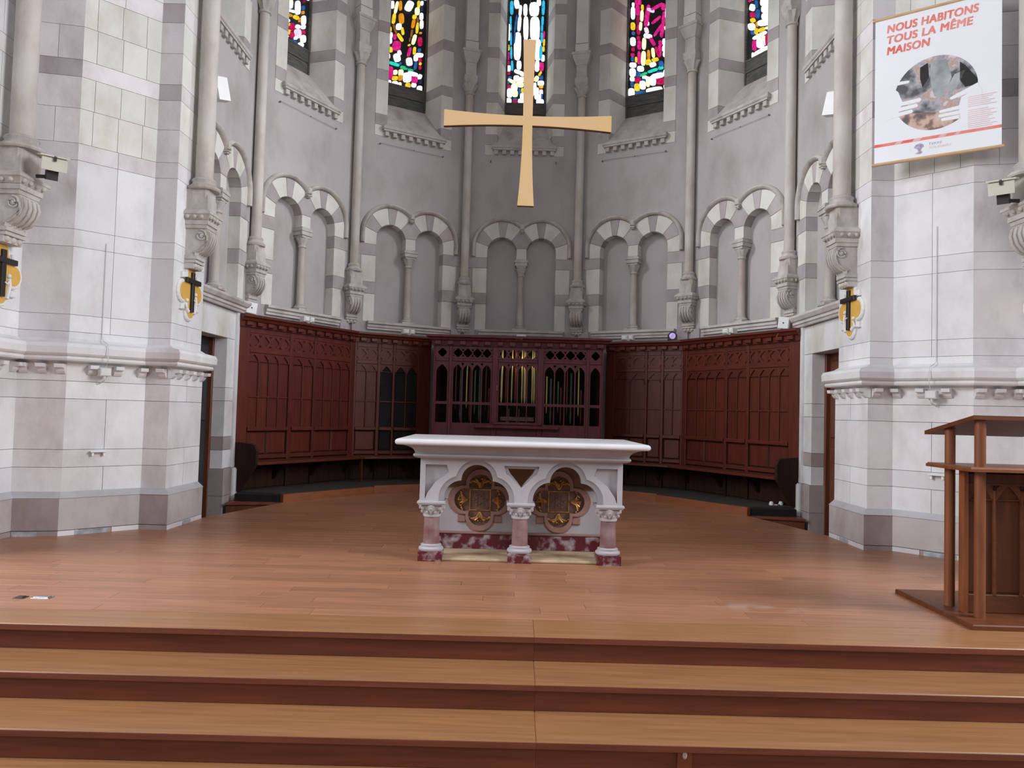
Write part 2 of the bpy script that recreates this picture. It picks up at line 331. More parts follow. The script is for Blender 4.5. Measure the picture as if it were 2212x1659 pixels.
PANES = {
 -2: "-0.129 6.855 0.037 0.018 0.004 -0.071 W;-0.184 6.798 0.022 0.005 -0.012 -0.035 W;-0.028 6.91 0.033 0.015 -0.004 -0.065 W;-0.098 6.793 0.073 0.023 -0.004 -0.021 W;0.014 6.828 0.054 0.015 -0.005 -0.019 W;0.101 6.925 0.048 0.024 0.006 -0.101 W;-0.025 6.961 0.025 0.012 0.001 -0.014 V;-0.166 6.73 0.036 0.01 -0.005 -0.021 Y;-0.058 6.744 0.063 0.007 -0.009 -0.022 O;0.074 6.769 0.048 0.003 -0.015 -0.032 Y;0.145 6.763 0.022 0.008 -0.005 -0.034 O;0.205 7.066 0.025 0.013 0.001 -0.019 Q;0.203 6.971 0.026 0.012 0.002 -0.032 B;0.2 6.899 0.026 0.013 0.001 -0.024 O;0.219 6.793 0.04 0.02 0.003 -0.07 W;0.217 6.693 0.038 0.013 -0.005 -0.032 W;0.221 6.615 0.042 0.019 0.002 -0.032 R;0.226 6.52 0.051 0.023 0.003 -0.056 W;0.183 6.408 0.053 0.009 -0.014 -0.039 W;-0.182 6.621 0.023 0.011 0.002 -0.036 Y;-0.129 6.608 0.031 -0.003 -0.014 -0.025 W;-0.091 6.655 0.049 -0.003 -0.014 -0.025 W;-0.054 6.604 0.025 0.012 0.001 -0.021 Y;0.015 6.676 0.044 0.001 -0.011 -0.022 D;0.007 6.594 0.046 0.022 0.003 -0.06 R;0.012 6.479 0.045 0.007 -0.015 -0.044 R;0.115 6.65 0.04 0.007 -0.01 -0.031 W;-0.131 6.529 0.034 0.003 -0.015 -0.036 W;-0.129 6.486 0.051 -0.004 -0.013 -0.022 W;-0.054 6.492 0.027 0.009 -0.006 -0.037 Y;0.117 6.547 0.064 0.029 0.004 -0.068 P;0.083 6.467 0.028 0.013 0.001 -0.022 W;-0.125 6.415 0.064 -0.009 -0.023 -0.035 W;0.061 6.407 0.047 0.001 -0.013 -0.025 B;-0.18 6.535 0.012 0.005 0.001 -0.019 N",
 -1: "-0.272 7.675 0.029 0.009 0.002 -0.062 W;-0.328 7.567 0.032 0.009 0.002 -0.046 W;-0.336 7.467 0.018 0.005 0.001 -0.028 B;-0.326 7.35 0.029 0.008 0.002 -0.068 W;-0.305 7.258 0.032 0.009 0.002 -0.045 Y;-0.206 7.649 0.026 0.003 -0.018 -0.107 V;-0.241 7.455 0.03 0.004 -0.009 -0.088 Y;-0.136 7.699 0.027 0.008 0.003 -0.08 O;-0.113 7.492 0.045 0.017 0.011 -0.083 O;-0.153 7.347 0.047 0.014 0.001 -0.051 W;-0.085 7.292 0.023 0.01 0.013 -0.059 Y;-0.217 7.289 0.016 0.011 0.031 -0.067 N;-0.123 7.177 0.021 0.021 0.05 -0.052 Y;0.014 7.738 0.061 -0.008 -0.035 -0.089 W;0.177 7.811 0.024 0.007 0.002 -0.064 Y;0.156 7.693 0.04 0.012 0.002 -0.063 V;0.111 7.586 0.036 0.011 0.001 -0.034 Y;0.096 7.471 0.03 0.004 -0.012 -0.083 O;0.168 7.527 0.015 0.003 -0.004 -0.065 N;0.166 7.415 0.024 0.005 -0.005 -0.094 Y;0.072 7.301 0.018 0.003 -0.007 -0.065 N;0.118 7.209 0.032 0.001 -0.021 -0.09 V;0.045 7.189 0.011 0.001 -0.005 -0.035 N;0.232 7.628 0.031 0.009 0.002 -0.058 W;0.241 7.495 0.03 0.009 0.002 -0.069 W;0.233 7.851 0.025 0.008 0.002 -0.035 W;0.234 7.757 0.022 0.007 0.002 -0.046 D;0.226 7.348 0.025 0.007 0.001 -0.014 O;0.222 7.203 0.037 0.01 0.003 -0.075 R;0.215 7.055 0.028 0.008 0.001 -0.029 B;-0.332 7.176 0.024 0.007 0.002 -0.045 M;-0.278 7.168 0.023 0.007 0.002 -0.045 W;-0.283 7.075 0.022 0.006 0.001 -0.042 W;-0.213 7.164 0.024 0.006 0.002 -0.046 M;-0.178 7.024 0.071 0.007 -0.011 -0.082 M;-0.336 6.975 0.017 0.005 0.001 -0.037 W;-0.276 6.934 0.028 0.015 0.014 -0.04 Y;-0.126 6.923 0.027 0.017 0.015 -0.034 W;-0.165 6.832 0.054 0.028 0.021 -0.061 W;-0.319 6.814 0.035 0.009 0.002 -0.042 W;0.04 6.979 0.027 0 -0.019 -0.083 M;0.13 7.026 0.026 0.005 -0.003 -0.064 Y;0.218 6.974 0.067 0.013 -0.002 -0.035 W;0.159 6.912 0.036 0.009 0.002 -0.052 W;0.046 6.818 0.05 0.022 0.015 -0.064 W;0.233 6.891 0.025 0.006 0.001 -0.035 R;0.239 6.834 0.022 0.005 0.001 -0.021 Y;0.237 6.769 0.022 0.006 0.001 -0.029 R;0.157 6.783 0.024 0.003 -0.008 -0.071 B;-0.108 6.749 0.023 0.006 0 -0.017 B;-0.209 6.717 0.091 -0.005 -0.007 -0.026 T;-0.04 6.698 0.064 0 -0.007 -0.027 G;0.075 6.687 0.048 0.002 -0.004 -0.021 G;0.037 6.735 0.054 0.014 0.001 -0.023 D;-0.333 6.656 0.016 0.005 0.002 -0.045 W;-0.331 6.503 0.016 0.004 0.002 -0.056 B;-0.268 6.559 0.047 0.012 0.003 -0.102 M;-0.186 6.585 0.035 0.009 0.001 -0.039 V;-0.091 6.604 0.044 0.011 0.002 -0.051 V;-0.189 6.487 0.05 0.013 0.001 -0.034 Y;-0.1 6.515 0.036 0.009 0.001 -0.045 O;0.019 6.551 0.072 0.018 0.003 -0.08 W;0.113 6.633 0.089 0 -0.007 -0.033 W;0.237 6.617 0.034 -0.003 -0.014 -0.041 W;0.147 6.542 0.055 0.01 -0.003 -0.058 M;0.245 6.538 0.025 0.006 0.002 -0.041 D;-0.298 6.4 0.048 0.011 0.001 -0.031 W;-0.186 6.405 0.049 0.011 0.001 -0.035 W;-0.105 6.408 0.03 0.008 0.001 -0.031 W;0.036 6.422 0.045 0.011 0.001 -0.043 Y;0.138 6.453 0.041 0 -0.008 -0.035 W;0.24 6.42 0.046 0.011 0.001 -0.046 W;0.036 7.094 0.023 0.012 0.005 -0.013 Y",
 0: "-0.28 8.037 0.031 0.001 0.004 -0.12 C;-0.292 7.822 0.017 0.001 0.002 -0.069 C;-0.283 7.697 0.014 0 0.002 -0.057 C;-0.277 7.495 0.018 0.001 0.003 -0.113 C;-0.267 7.257 0.018 0 0.003 -0.107 C;-0.246 7.032 0.022 0 0.003 -0.088 C;-0.195 8.102 0.043 0.009 0.015 -0.074 W;-0.132 7.99 0.024 -0.002 -0.006 -0.094 W;-0.046 8.005 0.034 0 0.002 -0.101 W;0.104 8.021 0.083 0.002 0.003 -0.12 W;0.181 8.136 0.037 0.001 0.002 -0.05 W;0.258 8.05 0.027 -0.001 -0.001 -0.126 C;0.251 7.823 0.022 -0.001 -0.001 -0.076 C;0.246 7.697 0.018 0 0.001 -0.063 C;0.246 7.533 0.022 0.001 0.003 -0.088 C;0.235 7.269 0.027 0 -0.001 -0.125 C;-0.142 7.763 0.03 -0.002 -0.008 -0.132 W;-0.163 7.373 0.062 -0.001 -0.001 -0.245 W;-0.029 7.69 0.043 0.001 0.005 -0.207 W;0.125 7.681 0.083 0.002 0.006 -0.213 W;0.184 7.318 0.056 0.001 0.005 -0.188 W;-0.204 7.761 0.018 -0.002 -0.017 -0.156 B;-0.216 7.51 0.016 -0.001 -0.006 -0.101 B;-0.319 7.683 0.023 0.001 0.002 -0.069 W;-0.318 7.545 0.025 0 0.002 -0.076 W;-0.318 7.344 0.023 0 0.001 -0.05 Y;-0.314 7.199 0.022 0.001 0.001 -0.069 M;-0.309 7.083 0.021 0 0.001 -0.031 R;-0.305 6.984 0.036 0.001 0.002 -0.05 W;-0.301 6.901 0.027 0.001 0 -0.028 R;0.282 7.578 0.017 -0.001 -0.001 -0.063 M;0.286 7.446 0.018 0 -0.002 -0.059 Y;0.28 7.333 0.021 0 0.001 -0.044 Y;0.274 7.176 0.03 0.001 0.001 -0.056 W;0.253 7.025 0.043 -0.003 -0.004 -0.075 M;0.179 7.036 0.037 -0.001 -0.002 -0.094 W;-0.129 7.047 0.04 0.001 0.002 -0.075 W;-0.126 6.922 0.082 -0.028 -0.009 -0.03 W;-0.069 6.892 0.036 -0.006 -0.005 -0.031 W;-0.277 6.831 0.031 0 0 -0.016 B;-0.306 6.742 0.022 0.001 0.001 -0.028 B;-0.245 6.762 0.065 -0.035 -0.013 -0.024 V;-0.166 6.814 0.049 0.002 0.001 -0.05 W;-0.073 6.798 0.049 0.001 0.001 -0.044 W;-0.108 6.71 0.067 -0.011 -0.006 -0.044 V;-0.291 6.668 0.028 0 0.001 -0.029 R;-0.199 6.657 0.056 0.002 0.002 -0.056 W;-0.183 6.551 0.049 0.002 0.001 -0.056 V;-0.276 6.562 0.046 0.001 0.002 -0.078 W;-0.104 6.591 0.021 0 0.001 -0.056 B;-0.056 6.611 0.025 0 0.001 -0.038 Y;-0.053 6.498 0.043 0.001 0.002 -0.068 W;-0.075 6.423 0.055 0.001 0.001 -0.044 W;-0.18 6.418 0.04 0.001 0.001 -0.022 R;-0.181 6.458 0.037 0.001 0.001 -0.013 B;-0.291 6.424 0.051 0.001 0.002 -0.047 W;0.232 6.906 0.015 -0.011 -0.024 -0.037 Y;0.173 6.816 0.032 -0.018 -0.024 -0.043 V;0.258 6.837 0.031 0.001 0.001 -0.037 B;0.248 6.743 0.056 0.002 0.001 -0.04 W;0.256 6.681 0.037 0.001 0.001 -0.022 Y;0.251 6.641 0.031 0 0 -0.014 R;0.152 6.678 0.024 0.001 0.001 -0.068 W;0.178 6.591 0.044 0.002 0.002 -0.074 W;0.205 6.505 0.056 0.001 0.001 -0.044 W;0.259 6.587 0.03 0.001 0.001 -0.044 W;0.273 6.519 0.015 0 0.001 -0.044 B;0.244 6.418 0.065 0.002 0.002 -0.05 W;0.049 7.29 0.093 0.002 0.006 -0.207 W;0.059 6.914 0.068 0.001 0.004 -0.125 B;0.068 6.601 0.067 0.002 0.003 -0.125 V",
 1: "-0.263 7.918 0.021 -0.006 0 -0.033 W;-0.264 7.777 0.035 -0.009 0.002 -0.106 W;-0.259 7.554 0.04 -0.01 0.002 -0.065 Y;-0.248 7.434 0.028 -0.007 0.001 -0.03 B;-0.253 7.295 0.046 -0.011 0.002 -0.071 W;-0.246 7.163 0.027 -0.007 0 -0.033 R;-0.254 7.073 0.033 -0.007 0.001 -0.029 R;-0.253 7.003 0.025 -0.005 0.001 -0.041 B;-0.191 6.978 0.019 -0.005 0.001 -0.047 Y;-0.244 6.899 0.058 -0.013 0.001 -0.041 W;-0.247 6.775 0.054 -0.012 0.001 -0.068 W;-0.251 6.667 0.038 -0.008 0.001 -0.035 W;-0.249 6.577 0.027 -0.005 0.001 -0.041 B;-0.258 6.439 0.053 -0.01 0.002 -0.075 W;-0.177 7.936 0.055 -0.014 0.001 -0.047 M;-0.18 7.803 0.037 -0.01 0.002 -0.089 M;-0.17 7.625 0.031 -0.008 0.002 -0.088 Q;-0.16 7.471 0.033 -0.008 0.002 -0.082 R;-0.157 7.331 0.027 -0.007 0.001 -0.036 R;-0.142 7.211 0.033 -0.008 0.001 -0.076 M;-0.141 7.001 0.027 -0.006 0.002 -0.11 M;-0.1 7.829 0.023 -0.006 0.001 -0.047 Y;-0.107 7.691 0.027 -0.008 -0.003 -0.092 V;-0.125 7.521 0.024 -0.008 -0.005 -0.069 V;-0.015 7.667 0.036 -0.013 -0.023 -0.183 M;0.043 7.745 0.062 -0.037 -0.01 -0.024 P;0.148 7.776 0.101 0.031 0.013 -0.023 M;0.254 7.749 0.035 -0.01 0.001 -0.058 M;0.141 7.559 0.076 0.044 0.014 -0.019 M;0.18 7.388 0.075 0.09 0.017 -0.015 M;0.264 7.551 0.026 -0.009 -0.008 -0.112 M;0.245 7.361 0.029 -0.011 -0.014 -0.11 M;-0.018 7.541 0.042 -0.011 0.001 -0.035 P;-0.022 7.426 0.035 0 0.015 -0.054 P;0.004 7.327 0.071 -0.029 -0.005 -0.033 W;0.084 7.216 0.028 0.009 0.04 -0.074 M;0.22 7.161 0.035 -0.008 0.001 -0.04 M;0.211 7.037 0.029 -0.006 0.002 -0.092 M;0.176 7.022 0.027 0.004 0.034 -0.093 R;-0.059 7.215 0.033 -0.01 -0.003 -0.098 V;-0.065 6.973 0.039 -0.011 -0.004 -0.12 V;0.023 7.011 0.024 -0.005 0.002 -0.081 O;0.02 6.891 0.052 -0.003 0.008 -0.045 Y;0.099 7.028 0.027 -0.004 0.009 -0.082 V;0.137 6.905 0.057 0.002 0.009 -0.03 Y;-0.11 6.809 0.057 -0.012 0.001 -0.044 W;0.098 6.833 0.052 0.008 0.013 -0.035 W;0.239 6.814 0.036 0.009 0.02 -0.046 B;-0.066 6.707 0.072 0.013 0.009 -0.02 G;0.1 6.735 0.089 0.01 0.008 -0.023 T;0.234 6.752 0.042 0.002 0.008 -0.029 T;-0.15 6.725 0.042 -0.009 0.001 -0.041 B;0.218 6.676 0.052 -0.002 0.005 -0.024 B;0.309 6.747 0.017 -0.003 0.001 -0.028 O;0.306 6.657 0.028 -0.011 -0.008 -0.046 W;-0.154 6.633 0.053 -0.002 0.009 -0.045 R;-0.034 6.649 0.041 -0.002 0.005 -0.027 W;-0.052 6.614 0.033 -0.007 0.001 -0.017 B;-0.163 6.513 0.048 -0.009 0.001 -0.064 Y;-0.068 6.529 0.051 -0.011 0.002 -0.07 W;0.021 6.568 0.032 -0.007 0.002 -0.086 V;0.103 6.568 0.053 -0.011 0.002 -0.08 W;0.184 6.632 0.102 -0.001 0.009 -0.041 W;0.233 6.53 0.069 -0.008 0.005 -0.052 R;0.313 6.587 0.014 -0.003 0 -0.022 B;0.31 6.423 0.021 -0.004 0.001 -0.04 W;-0.107 6.41 0.087 -0.01 0.004 -0.033 B;0.13 6.408 0.138 -0.004 0.009 -0.047 W;0.314 7.641 0.023 -0.006 -0.003 -0.107 W;0.32 7.817 0.018 -0.004 0.001 -0.023 Y;0.316 7.458 0.017 -0.004 0.001 -0.034 B;0.311 7.38 0.027 0 0.009 -0.036 W;0.312 7.299 0.02 -0.005 0.001 -0.046 B;0.289 7.162 0.035 -0.008 0.002 -0.054 W;0.282 7.055 0.029 -0.009 -0.003 -0.05 W;0.302 6.954 0.036 -0.008 0.001 -0.04 W",
 2: "-0.238 7.15 0.049 -0.033 -0.015 -0.042 W;-0.16 7.163 0.026 -0.012 0.001 -0.056 B;-0.133 7.006 0.035 -0.02 -0.01 -0.062 B;-0.004 7.111 0.082 -0.039 0.001 -0.056 W;0.139 7.037 0.057 -0.01 0.013 -0.034 C;0.067 6.979 0.134 -0.063 0.001 -0.061 W;0.075 6.871 0.135 -0.062 0.001 -0.055 W;-0.012 6.823 0.117 -0.036 0.01 -0.048 W;0.165 6.738 0.04 -0.007 0.014 -0.037 V;-0.228 7.033 0.046 -0.021 0.001 -0.042 R;-0.223 6.952 0.043 -0.007 0.014 -0.035 Y;-0.243 6.866 0.063 -0.02 0.012 -0.055 W;-0.223 6.768 0.03 -0.014 0.001 -0.031 B;-0.144 6.855 0.018 -0.008 0.001 -0.036 O;-0.156 6.76 0.028 -0.012 0.001 -0.05 Y;-0.059 6.739 0.063 -0.004 0.014 -0.028 Y;0.098 6.708 0.091 -0.021 0.007 -0.022 V;-0.092 6.671 0.127 -0.001 0.015 -0.028 W;0.119 6.66 0.058 -0.003 0.012 -0.025 B;-0.187 6.563 0.039 -0.017 0.001 -0.079 M;-0.076 6.554 0.069 -0.03 0.002 -0.078 W;-0.008 6.591 0.045 -0.02 0.001 -0.036 V;0.054 6.547 0.038 -0.016 0.002 -0.082 R;-0.007 6.524 0.031 -0.013 0.001 -0.033 P;0.148 6.545 0.05 -0.022 0.002 -0.082 W;0.177 6.408 0.02 -0.009 0.001 -0.036 B;-0.039 6.417 0.15 0.001 0.024 -0.044 W;-0.206 6.42 0.022 -0.009 0.001 -0.045 W",
}

# ------------------------------------------------------------------ geometry of the apse
YC, RW = 8.46, 3.60
DW = RW * cos(radians(15)); HW = RW * sin(radians(15))
def facet(k, off=0.0):
    a = radians(30 * k)
    return T_((sin(a) * (DW - off), YC + cos(a) * (DW - off), 0), (cos(a), -sin(a), 0), (0, 0, 1), (-sin(a), -cos(a), 0))
ZTOP = 9.0

# ------------------------------------------------------------------ floors
mb = MB(); box(mb, -13, 13, -10, 3.30, -.66, -.53)
box(mb, -4.4, 4.4, 3.30, 12.6, -.50, -.39)
obj('floor_nave', mb, M['nave'], kind='structure')
# altar platform: substrate with single boards on it
def clip(poly, p, n):
    out = []
    for i in range(len(poly)):
        a, b = poly[i], poly[(i + 1) % len(poly)]
        da = (a[0] - p[0]) * n[0] + (a[1] - p[1]) * n[1]; db = (b[0] - p[0]) * n[0] + (b[1] - p[1]) * n[1]
        if da >= 0: out.append(a)
        if (da >= 0) != (db >= 0): t = da / (da - db); out.append((a[0] + (b[0] - a[0]) * t, a[1] + (b[1] - a[1]) * t))
    return out
SIDE_A, SIDE_B = (3.16, 7.46), (2.76, 8.86)
FAS = [(-2.76, 8.86), (-1.895, 10.00), (-1.34, 10.38), (1.34, 10.38), (1.895, 10.00), (2.76, 8.86)]
def outline(poly):
    for a, b in zip(FAS[:-1], FAS[1:]): poly = clip(poly, a, (b[1] - a[1], -(b[0] - a[0]))) if poly else poly
    for s in (-1, 1):
        e = (SIDE_B[0] - SIDE_A[0], SIDE_B[1] - SIDE_A[1])
        if poly: poly = clip(poly, (s * SIDE_A[0], SIDE_A[1]), (-s * e[1], e[0]) if False else (-s * 1.0, -s * s * .2857))
    return poly
mb = MB(); prism(mb, [(-4.5, 3.92), (4.5, 4.03), (4.5, 7.40), (3.16, 7.46), (2.76, 8.86), (1.895, 10.0), (1.34, 10.38), (-1.34, 10.38), (-1.895, 10.0), (-2.76, 8.86), (-3.16, 7.46), (-4.5, 7.40)], -.06, -.014)
floor = obj('floor', mb, M['riser'], kind='structure', loc=(0, 7, 0))
TH = .026; ct, st = cos(TH), sin(TH)
bw = .128; nrow = 0; nb = 0
y = 4.165
far = MB()
while y < 10.6:
    x = -4.6 - random.random() * 1.4
    while x < 4.6:
        L = 1.15 + random.random() * .55
        pl = [(x + .0008, y + .0008), (x + L - .0008, y + .0008), (x + L - .0008, y + bw - .0008), (x + .0008, y + bw - .0008)]
        pl = [(px * ct - (py - 4.165) * st, 4.165 + px * st + (py - 4.165) * ct) for px, py in pl]
        cy = sum(p[1] for p in pl) / 4
        pl = clip(pl, (-4.45, 0), (1, 0)); pl = clip(pl, (4.45, 0), (-1, 0)) if pl else pl
        if pl and max(p[1] for p in pl) > 7.40:
            if min(p[1] for p in pl) < 7.46 and max(abs(p[0]) for p in pl) > 3.1: pass
            pl = outline(pl)
        if pl and len(pl) >= 3 and abs(signed_area(pl)) > .004:
            m = MB(); prism(m, pl, -.014, 0, ch=.0007)
            if nb < 300: obj('floor_board', m, M['floorwood'], floor); nb += 1
            else: prism(far, pl, -.014, 0, ch=.0007)
        x += L
    y += bw
if far.v: obj('floor_boards', far, M['floorwood'], floor, kind='stuff')
# front edge boards of the platform (two lengths with a joint)
E0 = lambda x: 3.855 + .014 * x
SP = lambda x: 4.163 + .0262 * x
def edge_board(name, mt, par, x0, x1, f0, f1, z0, z1, ch=.004):
    m = MB(); prism(m, [(x0, f0(x0)), (x1, f0(x1)), (x1, f1(x1)), (x0, f1(x0))], z0, z1, ch=ch); return obj(name, m, mt, par)
for x0, x1 in ((-4.5, .1193), (.12, 4.5)): edge_board('edge_board', M['nosing'], floor, x0, x1, E0, SP, -.03, 0); edge_board('nosing_shade_strip', M['riser'], floor, x0, x1, lambda x: E0(x) - .004, lambda x: E0(x) + .001, -.031, -.003, ch=.001)  # dark strip on the front edge: shade of the upright face as colour
steps = thing('wooden_steps', (0, 3.4, -.39), 'wide reddish oak steps rising to the altar platform across the foreground', 'steps')
for i in range(3):
    fr = lambda x, i=i: E0(x) - .311 * i + .022; zt = -.13 * i - .03
    for x0, x1 in ((-4.5, .1193), (.12, 4.5)):
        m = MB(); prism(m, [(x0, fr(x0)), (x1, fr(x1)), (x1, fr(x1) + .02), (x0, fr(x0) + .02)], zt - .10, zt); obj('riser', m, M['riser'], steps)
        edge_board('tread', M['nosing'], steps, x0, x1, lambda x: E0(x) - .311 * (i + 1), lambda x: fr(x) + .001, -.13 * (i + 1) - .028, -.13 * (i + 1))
        edge_board('nosing_shade_strip', M['riser'], steps, x0, x1, lambda x: E0(x) - .311 * (i + 1) - .004, lambda x: E0(x) - .311 * (i + 1) + .001, -.13 * (i + 1) - .029, -.13 * (i + 1) - .003, ch=.001)  # added dark strip, paints the shade on the nosing front
fr = lambda x: E0(x) - .311 * 3 + .022
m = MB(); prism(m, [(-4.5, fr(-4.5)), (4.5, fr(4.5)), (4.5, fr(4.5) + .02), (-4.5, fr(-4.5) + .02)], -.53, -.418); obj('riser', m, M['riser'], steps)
m = MB(); yl = fr(.76) + .622 - .0; yl = E0(.76) - .622 + .022
box(m, .730, .792, yl - .014, yl, -.389, -.290, ch=.003); obj('riser_stile', m, M['riser'], steps)
lk = MB(); lathe(lk, [(.013, 0), (.013, .006), (.009, .008), (.004, .008)], (0, 0, 0), 16, T_((.760, yl - .013, -.304), (1, 0, 0), (0, 0, 1), (0, -1, 0)) @ Matrix.Diagonal((.75, 1.25, 1, 1)))
obj('lock_plate', lk, M['steel'], steps, label='small oval steel lock')
# bench podium
m = MB()
PD = [(-3.42, 9.10), (-2.77, 8.95), (-1.92, 10.08), (-1.36, 10.46), (1.36, 10.46), (1.92, 10.08), (2.77, 8.95), (3.42, 9.10), (2.6, 10.9), (.95, 11.9), (-.95, 11.9), (-2.6, 10.9)]
prism(m, PD, -.30, .092); pod = obj('podium', m, M['carpet'], floor)
for a, b, dz in [(FAS[i], FAS[i + 1], (0, .014, .014, .014, 0)[i]) for i in range(5)]:
    T = T_((a[0], a[1], 0), (b[0] - a[0], b[1] - a[1], 0), (0, 0, 1), (b[1] - a[1], -(b[0] - a[0]), 0)); Ld = (Vector(b) - Vector(a)).length
    m = MB(); box(m, 0, Ld, -.02, .094 + dz, -.06, .0, T, ch=.003); obj('fascia_board', m, M['fascia'], pod)
for s in (-1, 1):                                  # low side step between door and bench
    t = thing('side_step', (s * 3.1, 8.8, -.3), 'low brown wooden step at the %s end of the bench platform beside the stone doorway' % ('left' if s < 0 else 'right'), 'step')
    m = MB(); prism(m, [(s * 3.40, 8.72), (s * 2.77, 8.90), (s * 2.77, 8.99), (s * 3.42, 9.08)], -.032, -.004, ch=.003); obj('tread', m, M['riser'], t)
    m = MB(); prism(m, [(s * 3.40, 8.75), (s * 2.77, 8.93), (s * 2.77, 8.97), (s * 3.42, 9.06)], -.30, -.032); obj('riser', m, M['doorwood'], t)
    m = MB(); prism(m, [(s * 3.36, 8.90), (s * 2.79, 8.90), (s * 2.76, 8.96), (s * 3.36, 9.05)], -.004, .086, ch=.008); obj('shadow_board', m, M['black'], t, label='upright board blackened as the shade at the bench podium end')  # shade at the podium end put in as a black board

# ------------------------------------------------------------------ apse walls
JZ = [5.33, 5.50, 5.667, 6.206, 6.366, 6.952, 7.12, 7.70, 7.87, 8.45, 8.62]
WN = {-3: 'wall_front_left', -2: 'wall_left', -1: 'wall_back_left', 0: 'wall_back', 1: 'wall_back_right', 2: 'wall_right', 3: 'wall_front_right'}
def niche_outline(g=0.0, zb=2.46):
    r = .235 + g
    p = [(-.555 - g, zb)] + arc(-.32, 3.745, r, 180, 0, 16)
    p += [(-.085 + g, 3.63), (.085 - g, 3.63)] + arc(.32, 3.745, r, 180, 0, 16) + [(.555 + g, zb)]
    return p[::-1]
def voussoir(a0, a1, cx, n=4):
    """wedge between inner circle (r .235) and the raised outer circle (r .43)"""
    ins = arc(cx, 3.745, .235, a0, a1, n)
    outs = []
    for i in range(n + 1):
        a = radians(a0 + (a1 - a0) * i / n); dx, dy = cos(a), sin(a); cyo = .065
        b = -dy * cyo; c = cyo * cyo - .43 ** 2; t = -b + sqrt(b * b - c) if True else 0
        outs.append((cx + dx * t, 3.745 + dy * t))
    return ins + outs[::-1]
def shrink(p, g=.002): return inset(p if signed_area(p) > 0 else p[::-1], g)

